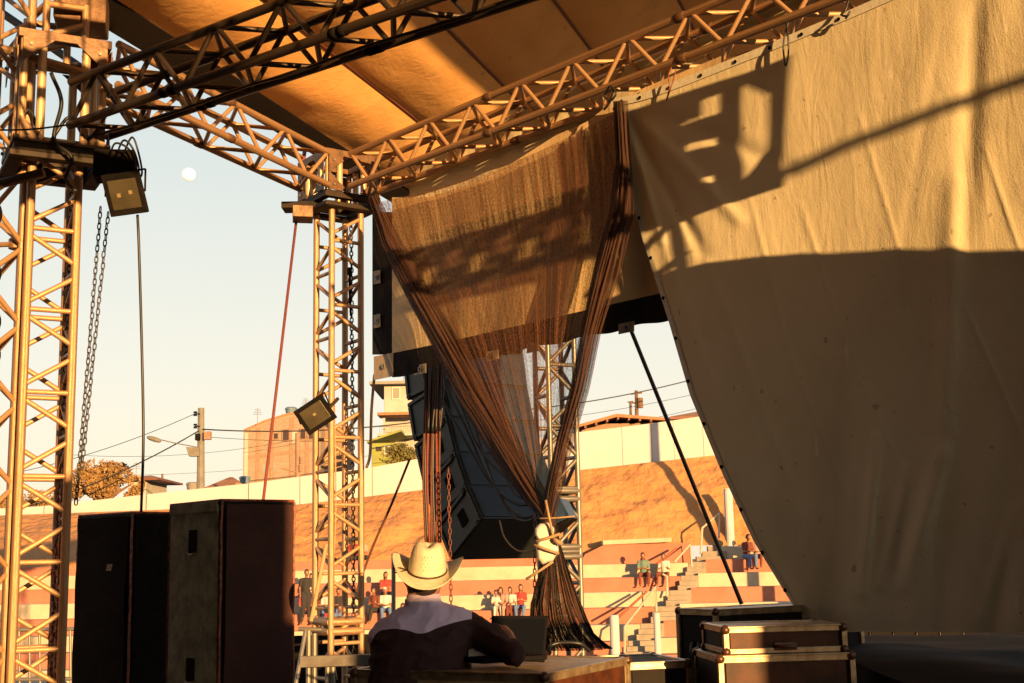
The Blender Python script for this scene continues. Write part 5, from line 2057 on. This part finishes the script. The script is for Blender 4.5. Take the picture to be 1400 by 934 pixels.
for i, (x, y, tp, w) in enumerate(((485, 766, 'shirtr', 'the left one of two'), (494, 764, 'shirtp', 'the right one of two'))):
    q = P(x, y, 53.1)
    small_person(Vector((q.x, q.y, ZC + .04)), 'sit', ('skindark', tp, 'shirtk'), 'person sitting on the topmost band seen through the middle tower, %s' % w, (-.1 + .3 * i, -1), .04)

# ------------------------------------------------------------------ rails, posts
rl_ = [('rail', 'cream stair rail climbing to the top of the terrace beside the white post', [(958, 757, 51.9), (960, 722, 52.4), (983, 702, 53.2), (983, 736, 53.2)], 'rail'),
       ('rail', 'cream stair rail in the middle of the stairs, right of the boy in white', [(922, 769, 51.2), (943, 745, 52.0), (946, 775, 52.0)], 'rail'),
       ('rail', 'long cream stair rail rising from the white post at the foot of the stairs', [(854, 893, 47.1), (854, 857, 47.4), (896, 803, 49.6), (898, 842, 49.6)], 'rail'),
       ('rail', 'short cream rail post under the boy in white', [(906, 785, 50.4), (912, 788, 50.4), (912, 816, 50.0)], 'rail'),
       ('rail', 'dark brown hand rail sloping beside the cream rail at the lower stairs', [(846, 844, 47.9), (884, 809, 49.4)], 'railbrown'),
       ('rail', 'dark brown hand rail sloping above the two seated boys', [(898, 771, 51.0), (925, 750, 52.0)], 'railbrown')]
for n_, lb, pts, mn in rl_:
    mb = MB()
    mb.tube([P(*q) for q in pts], .045, 6)
    o = mb.build('stair_rail', M[mn])
    tag(o, lb, 'handrail')
for (x0, x1, y0, Y, zb, lb) in ((833, 846, 841, 46.4, 905, 'white post at the foot of the stairs, left of its twin'), (893, 902, 838, 46.8, 905, 'white post in the middle of the lower stairs'), (989, 1001, 668, 53.4, 736, 'tall white post at the top of the stairs by the curtain edge')):
    a, b_ = P(x0, y0, Y), P(x1, y0, Y)
    r = (b_.x - a.x) / 2
    q = (a + b_) / 2
    mb = MB()
    zb_ = P(x0, zb, Y).z
    mb.tube([Vector((q.x, Y, zb_ - 1.5)), Vector((q.x, Y, q.z - .04)), Vector((q.x, Y, q.z))], [r, r, r * .85], 14)
    o = mb.build('white_post', M['whitewall'], smooth=False)
    tag(o, lb, 'post')
# mast hidden behind the curtain; its shadow climbs the clay bank and the wall
mk = P(878, 640, 57.8)
src = mk + Vector((.531, -1, .119)) * 17
mb = MB()
mb.tube([Vector((src.x, src.y, 0)), Vector((src.x, src.y, src.z + 3.2))], [.24, .16], 12)
o = mb.build('lamp_mast', M['pole'])
tag(o, 'tall concrete mast standing in the field behind the big curtain', 'mast')

# ------------------------------------------------------------------ buildings beyond the wall


def house(label, px0, px1, ytop, ybot, Y, depth, wall, name='house', yaw=0.0, mono=None):
    a, b_ = P(px0, ytop, Y), P(px1, ytop, Y)
    zb = P(px0, ybot, Y).z - 3
    t = thing(name, label, 'house', ((a.x + b_.x) / 2, Y, zb))
    mb = MB()
    z1 = max(a.z, b_.z) if mono is None else a.z
    mb.box((a.x, Y, zb), (b_.x, Y + depth, z1))
    mb.build('wall', M[wall], t, bevel=.03)
    return t, a, b_, z1


def window(t, px0, px1, py0, py1, Y, m_='window', frame=None):
    a, b_ = P(px0, py0, Y), P(px1, py1, Y)
    mb = MB()
    mb.box((a.x, Y - .04, b_.z), (b_.x, Y - .005, a.z))
    w = mb.build('window', M[m_], t)
    if frame:
        mb = MB()
        f_ = .07
        mb.box((a.x - f_, Y - .09, b_.z - f_), (b_.x + f_, Y - .041, b_.z))
        mb.box((a.x - f_, Y - .09, a.z), (b_.x + f_, Y - .041, a.z + f_))
        mb.box((a.x - f_, Y - .09, b_.z), (a.x, Y - .041, a.z))
        mb.box((b_.x, Y - .09, b_.z), (b_.x + f_, Y - .041, a.z))
        mb.build('frame', M[frame], w)
    return w


# brick block with mono pitched gable
Yb = 98.0
t = thing('brick_building', 'unplastered brick building with sloping gable top and small dark windows left of the middle tower', 'building', P(390, 668, Yb))
zb = P(390, 700, Yb).z
pts = [(333, 590), (362, 577), (396, 567), (412, 567), (437, 577), (437, 590)]
poly = [P(x, y, Yb) for x, y in pts]
poly = [Vector((poly[-1].x, Yb, zb)), Vector((poly[0].x, Yb, zb))] + poly
mb = MB()
mb.prism(poly, (0, 9, 0))
mb.build('wall', M['brick'], t)
for x in (337, 353, 372, 399, 420, 436):
    mb = MB()
    a = P(x, lerp2(pts, x) + 4, Yb)
    mb.box((a.x - .14, Yb - .05, zb), (a.x + .14, Yb - .002, a.z))
    mb.build('pillar', M['plaster' if x == 337 else 'brickshed'], t)
for y in (628,):
    mb = MB()
    a, b_ = P(334, y, Yb), P(437, y - 12, Yb)
    mb.prism([a, b_, b_ + Vector((0, 0, .25)), a + Vector((0, 0, .25))], (0, -.048, 0))
    mb.build('concrete_band', M['brickshed'], t)
for (x0, x1, y0, y1) in ((373, 380, 593, 600), (387, 395, 588, 602), (411, 419, 587, 600), (422, 430, 588, 600)):
    w = window(t, x0, x1, y0, y1, Yb, 'window', 'brickshed')
for (x0, x1, y0, y1) in ((358, 363, 636, 648), (371, 377, 632, 645), (430, 434, 628, 640)):
    window(t, x0, x1, y0, y1, Yb, 'greywall')
mb = MB()
a = P(403, 597, Yb)
mb.box((a.x - .2, Yb - .06, a.z - .5), (a.x + .2, Yb - .045, a.z + .4))
mb.build('plaster_patch', M['plaster'], t)
s0 = [P(x, y, Yb) for x, y in pts[:-1]]
mb = MB()
mb.prism([q + Vector((0, 0, .01)) for q in s0] + [q + Vector((0, 0, .16)) for q in reversed(s0)], (0, 9, 0))
mb.build('roof_edge', M['tile'], t)
# second, plastered face right of it behind the tower
t, a, b_, z1 = house('pale rear house behind the middle tower, right of the brick building', 438, 468, 588, 668, 101, 7, 'brickshed')
mb = MB()
mb.box((a.x - .2, 100.8, z1), (b_.x + .2, 108.2, z1 + .2))
mb.build('roof', M['tile'], t)


def tank(label, px0, px1, y0, y1, Y, mn='tank', slab=True):
    a, b_ = P(px0, y0, Y), P(px1, y1, Y)
    c = (a + b_) / 2
    r = (b_.x - a.x) / 2
    t = thing('water_tank', label, 'water tank', (c.x, Y + r, b_.z))
    h = a.z - b_.z
    mb = MB()
    mb.tube([(c.x, Y + r, b_.z), (c.x, Y + r, b_.z + h * .72)], [r * .78, r * .95], 16)
    mb.build('body', M[mn], t)
    mb = MB()
    mb.tube([(c.x, Y + r, b_.z + h * .72), (c.x, Y + r, b_.z + h * .82), (c.x, Y + r, b_.z + h)], [r, r, r * .7], 16)
    mb.build('lid', M[mn], t)
    if slab:
        mb = MB()
        mb.box((c.x - r * 1.3, Y - .1, b_.z - .3), (c.x + r * 1.3, Y + r * 2.2, b_.z - .01))
        mb.build('slab', M['brickshed'], t)
        mb = MB()
        for s in (-1, 1):
            mb.box((c.x + s * r * .8 - .15, Y + .1, b_.z - 3), (c.x + s * r * .8 + .15, Y + .4, b_.z - .3))
            mb.box((c.x + s * r * .8 - .15, Y + r * 1.6, b_.z - 3), (c.x + s * r * .8 + .15, Y + r * 1.6 + .3, b_.z - .3))
        mb.build('pier', M['brickshed'], t)


tank('pale blue water tank on top of the brick building', 388, 405, 556, 566, 98.6)
tank('blue water tank just above the white wall between utility pole and brick building', 325, 341, 651, 660, 88)
tank('grey water tank left of the utility pole', 252, 271, 659, 671, 90, 'tankgrey')


def hiproof(t, x0, x1, y0, y1, z0, h, mn='tile', ov=.4, gable=False):
    mb = MB()
    a, b_, c, d = Vector((x0 - ov, y0 - ov, z0)), Vector((x1 + ov, y0 - ov, z0)), Vector((x1 + ov, y1 + ov, z0)), Vector((x0 - ov, y1 + ov, z0))
    ins = 0 if gable else (y1 - y0) / 2
    ym = (y0 + y1) / 2
    if (x1 - x0) < 2 * ins: ins = (x1 - x0) * .45
    r0, r1 = Vector((x0 + ins - (ov if gable else 0), ym, z0 + h)), Vector((x1 - ins + (ov if gable else 0), ym, z0 + h))
    mb.add([a, b_, c, d, r0, r1], [(0, 1, 5, 4), (1, 2, 5), (2, 3, 4, 5), (3, 0, 4), (3, 2, 1, 0)])
    mb.build('roof', M[mn], t)
    mb = MB()     # eaves board
    mb.box((a.x, a.y, z0 - .15), (b_.x, c.y, z0 - .004))
    mb.build('eaves', M['rafter'], t)


t, a, b_, z1 = house('small house with hipped tile roof right of the ochre tree at the left', 176, 200, 655, 690, 100, 6, 'plaster')
hiproof(t, a.x, b_.x + .3, 100, 106, z1, .45, ov=.8)
window(t, 190, 196, 660, 668, 100)
t, a, b_, z1 = house('low house with a long tiled roof behind the white wall left of the utility pole', 160, 246, 684, 700, 92, 7, 'brickshed')
hiproof(t, a.x, b_.x, 92, 99, z1, .45)
t, a, b_, z1 = house('house with an orange tiled roof between utility pole and brick building', 276, 322, 672, 690, 93, 8, 'brickshed')
hiproof(t, a.x, b_.x, 93, 101, z1, 1.25)
# houses seen between the middle tower and the loudspeakers
t, a, b_, z1 = house('narrow pale three storey house with balconies seen left of the hanging loudspeakers', 525, 575, 527, 620, 95, 8, 'plaster')
mb = MB()
mb.box((a.x - 1.0, 94.2, z1), (b_.x + .6, 103.5, z1 + .22))
mb.build('roof', M['greywall'], t)
window(t, 537, 546, 531, 545, 95, 'greywall', 'white')
for (y, mn) in ((570, 'tile'), (598, 'plaster')):
    z = P(530, y, 94).z
    mb = MB()
    mb.box((P(518, y, 94).x, 92.8, z), (b_.x, 94.99, z + .2))
    mb.build('balcony_slab', M[mn], t)
z0_, z1_ = P(530, 598, 93).z + .2, P(530, 584, 93).z
for i in range(16):
    x = P(519, 590, 92.9).x + i * .17
    mb = MB()
    mb.box((x - .012, 92.86, z0_), (x + .012, 92.89, z1_))
    mb.build('baluster', M['galv'], t)
mb = MB()
mb.box((P(519, 590, 92.9).x, 92.85, z1_), (P(519, 590, 92.9).x + 2.6, 92.90, z1_ + .06))
mb.build('hand_rail', M['galv'], t)
mb = MB()
mb.box((P(524, 590, 93.8).x, 93.7, z0_), (P(524, 590, 93.8).x + .15, 93.85, P(530, 570, 94).z))
mb.build('porch_column', M['plaster'], t)
t, a, b_, z1 = house('low yellow green house with a sloping roof below the house with balconies', 508, 545, 606, 640, 90, 5, 'yellowwall')
mb = MB()
mb.prism([Vector((a.x - .3, 89.7, z1)), Vector((b_.x + .2, 89.7, z1 + .75)), Vector((b_.x + .2, 89.7, z1 + .9)), Vector((a.x - .3, 89.7, z1 + .15))], (0, 5.5, 0))
mb.build('roof', M['yellowwall'], t)
window(t, 514, 522, 611, 617, 90)
window(t, 526, 532, 611, 620, 90, 'greywall', 'white')
for px_, py_, Y_ in ((352, 580, 97.6), (418, 566, 97.6), (552, 524, 94.5), (186, 654, 99)):
    q_ = P(px_, py_, Y_)
    an = thing('tv_aerial', 'thin rooftop aerial, %s' % {352: 'on the left slope of the brick building', 418: 'on the flat top of the brick building', 552: 'on the narrow house with balconies', 186: 'on the small house beside the ochre tree'}[px_], 'aerial', q_)
    rod('mast', q_, q_ + Vector((0, 0, 1.2)), .025, 'galv', an, 6)
    for k_ in range(4):
        rod('bar', q_ + Vector((-.35 + .05 * k_, 0, .75 + .13 * k_)), q_ + Vector((.35 - .05 * k_, 0, .75 + .13 * k_)), .015, 'galv', an, 6)
# shed above the right part of the wall
t, a, b_, z1 = house('long low brick shed with a thin sloping roof above the white wall at the right', 795, 905, 580, 600, 66, 6, 'brickshed')
mb = MB()
r0, r1, r2 = P(788, 585, 65.4), P(843, 570, 65.4), P(913, 575, 65.4)
mb.prism([r0, r1, r2, r2 + Vector((0, 0, .14)), r1 + Vector((0, 0, .16)), r0 + Vector((0, 0, .14))], (0, 7, 0))
mb.build('roof', M['tile'], t)
for x in range(800, 905, 15):
    q = P(x, 576, 65.3)
    mb = MB()
    zz = lerp2([(r0.x, r0.z), (r1.x, r1.z), (r2.x, r2.z)], q.x)
    mb.box((q.x - .05, 65.2, zz - .14), (q.x + .05, 71, zz - .004))
    mb.build('rafter', M['rafter'], t)
t, a, b_, z1 = house('house with a low orange tile roof at the right end of the white wall', 925, 985, 573, 600, 70, 7, 'brickshed')
hiproof(t, a.x, b_.x + 3, 70, 77, z1 + .1, .8)

# ------------------------------------------------------------------ poles and wires
up_ = thing('utility_pole', 'grey concrete utility pole with a street lamp arm, left of the brick building', 'utility pole', P(277, 690, 80))
q = P(275, 558, 80)
mb = MB()
mb.tube([Vector((q.x + .12, 80, q.z - 9)), Vector((q.x, 80, q.z))], [.30, .20], 8)
mb.build('shaft', M['pole'], up_)
mb = MB()
a, b_ = P(258, 616, 79.7), P(214, 600, 79)
mb.tube([P(272, 612, 79.8), P(240, 606, 79.3), b_], .035, 6)
mb.build('lamp_arm', M['galv'], up_)
mb = MB()
hl0, hl1 = P(201, 598, 79), P(220, 603, 79)
mb.rings([[hl0.lerp(hl1, t_) + Vector((0, .22 * w_ * math.cos(2 * PI * k / 10), .17 * w_ * math.sin(2 * PI * k / 10))) for k in range(10)] for t_, w_ in ((0, .3), (.15, .8), (.5, 1), (.85, .85), (1, .4))])
mb.build('lamp_head', M['pole'], up_, smooth=True)
mb = MB()
tl_, tr_ = P(254, 611, 79.6), P(272, 612, 79.6)
bl_, br_ = P(258, 624, 79.6), P(272, 624, 79.6)
mb.prism([tl_, tr_, br_, bl_], (0, .4, 0))
mb.build('second_lamp', M['pole'], up_, bevel=.03)
for (x0, y0, x1, y1, mn) in ((279, 590, 288, 601, 'brickshed'), (267, 593, 273, 602, 'black')):
    a, b_ = P(x0, y0, 79.6), P(x1, y1, 79.6)
    mb = MB()
    mb.box((a.x, 79.5, b_.z), (b_.x, 79.9, a.z))
    mb.build('meter_box', M[mn], up_, bevel=.03)
for y in (566, 583):
    q = P(267, y, 79.6)
    rod('insulator_pin', P(266, y, 79.6), P(273, y, 79.8), .04, 'black', up_)
    mb = MB()
    for dz in (-.12, .06):
        mb.tube([q + Vector((0, 0, dz)), q + Vector((0, 0, dz + .1))], [.14, .09], 8)
    mb.build('insulator', M['black'], up_)


def simple_pole(label, px, y0, y1, Y, r=.09, arm=None, mn='pole', hs=()):
    q0, q1 = P(px, y0, Y), P(px, y1, Y)
    t = thing('utility_pole', label, 'utility pole', (q1.x, Y, q1.z))
    mb = MB()
    mb.tube([Vector((q1.x, Y, q1.z - 2)), q0], [r * 1.3, r], 8)
    mb.build('shaft', M[mn], t)
    for (a, b_) in (arm or ()):
        rod('cross_arm', P(a[0], a[1], Y - .1), P(b_[0], b_[1], Y - .1), .05, mn, t)
    for (x, y, r_) in hs:
        q = P(x, y, Y - .15)
        mb = MB()
        mb.tube([q - Vector((0, 0, r_)), q + Vector((0, 0, r_))], r_ * .6, 8)
        mb.build('insulator', M[mn], t)


simple_pole('thin tan pole with a lamp arm in front of the brick building', 407, 592, 690, 78, .15, [((385, 640), (407, 646))], 'brickshed', ((412, 629, .2), (411, 640, .2)))
simple_pole('taller of the two far wooden poles above the shed roof, with cross arm and drum', 870, 534, 574, 90, .12, [((862, 539), (878, 537)), ((864, 551), (878, 551))], 'bark', ((875, 551, .35),))
simple_pole('shorter of the two far wooden poles above the shed roof', 862, 549, 574, 92, .09, [((858, 550), (866, 549))], 'bark')
simple_pole('far thin pole between the small hipped house and the grey water tank', 222, 648, 672, 110, .09, None, 'bark')


def wire(label, a, b_, sag, r):
    n = 16
    mb = MB()
    mb.tube([a.lerp(b_, i / n) - Vector((0, 0, sag * 4 * (i / n) * (1 - i / n))) for i in range(n + 1)], r, 4)
    o = mb.build('overhead_wire', M['cable'], smooth=True)
    tag(o, label, 'wire', 'overhead wires of the street')


wire('thick wire from the utility pole down to the left behind the tree', P(272, 589, 79.8), P(-60, 715, 78), .8, .04)
wire('thin wire from the top insulator of the utility pole down to the left', P(266, 566, 79.6), P(-60, 660, 78), .6, .02)
wire('thick wire from the utility pole to the right across the brick building', P(277, 587, 79.8), P(640, 566, 82), .5, .04)
wire('thin wire just below the thick one, right of the utility pole', P(277, 597, 79.8), P(640, 592, 82), .4, .016)
wire('thick wire crossing the sky between net and curtain', P(640, 566, 82), P(1100, 470, 84), .9, .035)
wire('upper thin wire between net and curtain', P(640, 582, 88), P(1100, 497, 88), .8, .016)
wire('middle thin wire between net and curtain', P(640, 604, 90), P(1100, 517, 88), .8, .014)
wire('lower thin wire between net and curtain, by the far poles', P(640, 612, 90), P(1100, 540, 90), .8, .012)
wire('faint far wire left of the utility pole', P(100, 622, 96), P(420, 598, 96), .6, .014)
wire('lowest faint wire over the far roofs', P(100, 650, 100), P(640, 600, 100), .8, .012)

# moon
q = P(258, 239, 900)
mb = MB()
bmt = bmesh.new()
bmesh.ops.create_uvsphere(bmt, u_segments=40, v_segments=24, radius=8.8 / F * (q - Vector((0, 0, ZC))).length)
mb.add([q + v.co for v in bmt.verts], [[v.index for v in f.verts] for f in bmt.faces])
bmt.free()
o = mb.build('moon', M['moon'], smooth=True)
tag(o, 'pale full moon in the clear sky left of the bright truss', 'moon')

# ------------------------------------------------------------------ trees


def leafmass(blobs, n, size, mn, name, parent, flat=.7):
    mb = MB()
    for i in range(n):
        c, r = random.choices(blobs, weights=[b_[1] ** 2 for b_ in blobs])[0]
        d = Vector((random.gauss(0, 1), random.gauss(0, 1), random.gauss(0, 1))).normalized()
        rr_ = r * (random.random() ** .4)
        q = Vector(c) + Vector((d.x * rr_, d.y * rr_, d.z * rr_ * flat))
        if noise.noise(q * .9) < -.12:
            continue
        u = Vector((random.gauss(0, 1), random.gauss(0, 1), random.gauss(0, 1))).normalized()
        v = u.orthogonal().normalized()
        w = u.cross(v)
        s = size * random.uniform(.5, 1.3)
        mb.add([q + u * s, q + v * s * .55, q - u * s, q - v * s * .55 + w * s * .3], [(0, 1, 2, 3)])
    o = mb.build(name, M[mn], parent, fixn=False)
    o['kind'] = 'stuff'
    return o


def tree(label, px, pyb, Y, blobs, n, size, mn, trunk=True):
    base = P(px, pyb, Y)
    t = thing('tree', label, 'tree', base)
    B3 = [(P(x, y, Y + dy), r) for x, y, dy, r in blobs]
    leafmass(B3, n, size, mn, 'crown', t)
    if trunk:
        mb = MB()
        for c, r in B3:
            m1 = base.lerp(c, .45) + Vector((random.uniform(-.3, .3), 0, .2))
            mb.tube([base - Vector((0, 0, 1)), base + (c - base) * .15, m1, c], [.28, .2, .12, .04], 6)
        mb.build('trunk', M['bark'], t, smooth=True)
    return t


tree('bushy tree with ochre foliage and a forked trunk right of the left tower', 136, 694, 86, [(132, 645, 0, 1.3), (152, 650, .5, 1.4), (118, 655, 0, 1.2), (172, 668, 0, 1.2), (110, 672, .5, 1.0), (150, 672, -.3, .9), (180, 662, 0, .9), (128, 668, 0, .8)], 9000, .13, 'leafdry')
tree('smaller ochre tree seen through the foot of the left tower', 40, 706, 84, [(28, 690, 0, 1.2), (52, 688, 0, 1.3), (10, 694, 0, 1.1), (70, 694, 0, 1.0)], 4000, .12, 'leafdry')
tree('rounded olive shrub above the white wall left of the hanging loudspeakers', 542, 636, 78, [(534, 622, 0, .75), (548, 618, 0, .8), (560, 624, 0, .7), (540, 630, 0, .6)], 3500, .09, 'leafgreen', trunk=False)

# things glimpsed at the foot of the left tower
cr = thing('crowd_barrier', 'low dark crowd barrier at the foot of the left tower', 'barrier', P(30, 900, 20))
for x in range(-30, 100, 14):
    rod('bar', P(x, 862, 20), P(x + 1, 950, 20), .02, 'galv', cr)
rod('top_rail', P(-40, 862, 20), P(106, 860, 20), .03, 'galv', cr)
rod('bottom_rail', P(-40, 930, 20), P(106, 928, 20), .03, 'galv', cr)
tn = thing('parked_car', 'dark parked car glimpsed through the foot of the left tower', 'car', P(40, 900, 30))
a = P(10, 880, 30)
prof = [(-2.1, 0.1), (-2.1, .7), (-1.3, .85), (-.8, 1.4), (.7, 1.42), (1.3, .9), (2.1, .8), (2.15, .1)]
mb = MB()
g0 = Vector((a.x, 30, 0))
mb.prism([g0 + Vector((x, 0, z + .2)) for x, z in prof], (0, 1.7, 0))
mb.build('body', M['spkblue'], tn, bevel=.06)
for x in (-1.3, 1.3):
    mb = MB()
    mb.tube([g0 + Vector((x, -.03, .32)), g0 + Vector((x, .2, .32))], .32, 16)
    mb.build('wheel', M['black'], tn)
mb = MB()
mb.prism([g0 + Vector((x, -.01, z + .2)) for x, z in ((-1.1, .88), (-.72, 1.32), (.64, 1.34), (1.1, .92))], (0, .02, 0))
mb.build('side_window', M['laptop'], tn)

# unseen blocks added behind the viewer, shading loudspeakers, cases and the man
sc_ = thing('shade_stack', 'wide black blocks added behind the viewer to shade loudspeakers and man', 'case', (5.0, -4.5, ST))
for (x0, x1, zt_) in ((4.12, 4.93, ZC + 2.15), (4.94, 5.48, P(600, 818, 6).z + .119 * 10.5), (7.02, 8.4, ZC + 1.15)):
    for i in range(3):
        h_ = (zt_ - ST) / 3
        mb = MB()
        mb.box((x0, -4.9, ST + i * h_ + .004), (x1, -4.4, ST + (i + 1) * h_))
        mb.build('shade_box', M['caseblack'], sc_, bevel=.01)
# unseen black drapes added to cut the sky fill on the stage
for lb, a, b_, zt_ in (('unseen black drape added at the near left to cut sky fill', Vector((-3.85, 8.0, 0)), Vector((-4.6, -5.4, 0)), ZC + 4.2),
                       ('unseen black drape added straight behind the viewer to cut sky fill', Vector((-4.5, -5.5, 0)), Vector((3.3, -5.5, 0)), ZC + 6.0)):
    mb = MB()
    mb.grid(lambda u, v: a.lerp(b_, u) + Vector((.06 * math.sin(u * 90), .06 * math.sin(u * 80), ST + (zt_ - ST) * v)), 160, 6)
    o = mb.build('fill_blocker', M['roomdark'], smooth=True, solid=.006)
    tag(o, lb, 'fill_blocker')

# rows of unseen cans added overhead to dapple the left tower head
k_n = 0
for row, (zr, y_, r_) in enumerate(((3.98, 2.62, .085), (3.22, 2.5, .10), (4.32, 2.9, .07))):
    for i in range(8):
        x_ = -.62 + i * .235 + .09 * row + random.uniform(-.03, .03)
        q_ = Vector((x_, y_, ZC + zr + random.uniform(-.05, .05)))
        t_ = thing('stage_lamp', 'black can added unseen for dapple, %s from the left in the %s row overhead' % (('first', 'second', 'third', 'fourth', 'fifth', 'sixth', 'seventh', 'eighth')[i], ('middle', 'lowest', 'uppermost')[row]), 'stage lamp', q_, 'unseen cans added overhead for dappled light')
        mb = MB()
        mb.tube([q_, q_ + Vector((.03, .22, -.06))], r_, 12)
        mb.build('can', M['black'], t_, bevel=.006)
        mb = MB()
        mb.tube([q_ + Vector((0, .1, r_)), q_ + Vector((0, .1, .26))], .01, 5)
        mb.build('yoke', M['black'], t_)

# belt of trees added far behind the viewer to block low sky light
tb_ = leafmass([((-60 + 12 * i, -85 + random.uniform(-4, 4), random.uniform(2, 6)), random.uniform(4.5, 6)) for i in range(18)], 9000, .9, 'leafgreen', 'sky_block_belt', None, flat=.9)
tag(tb_, 'dark belt of trees added far behind the viewer to block low sky', 'trees')
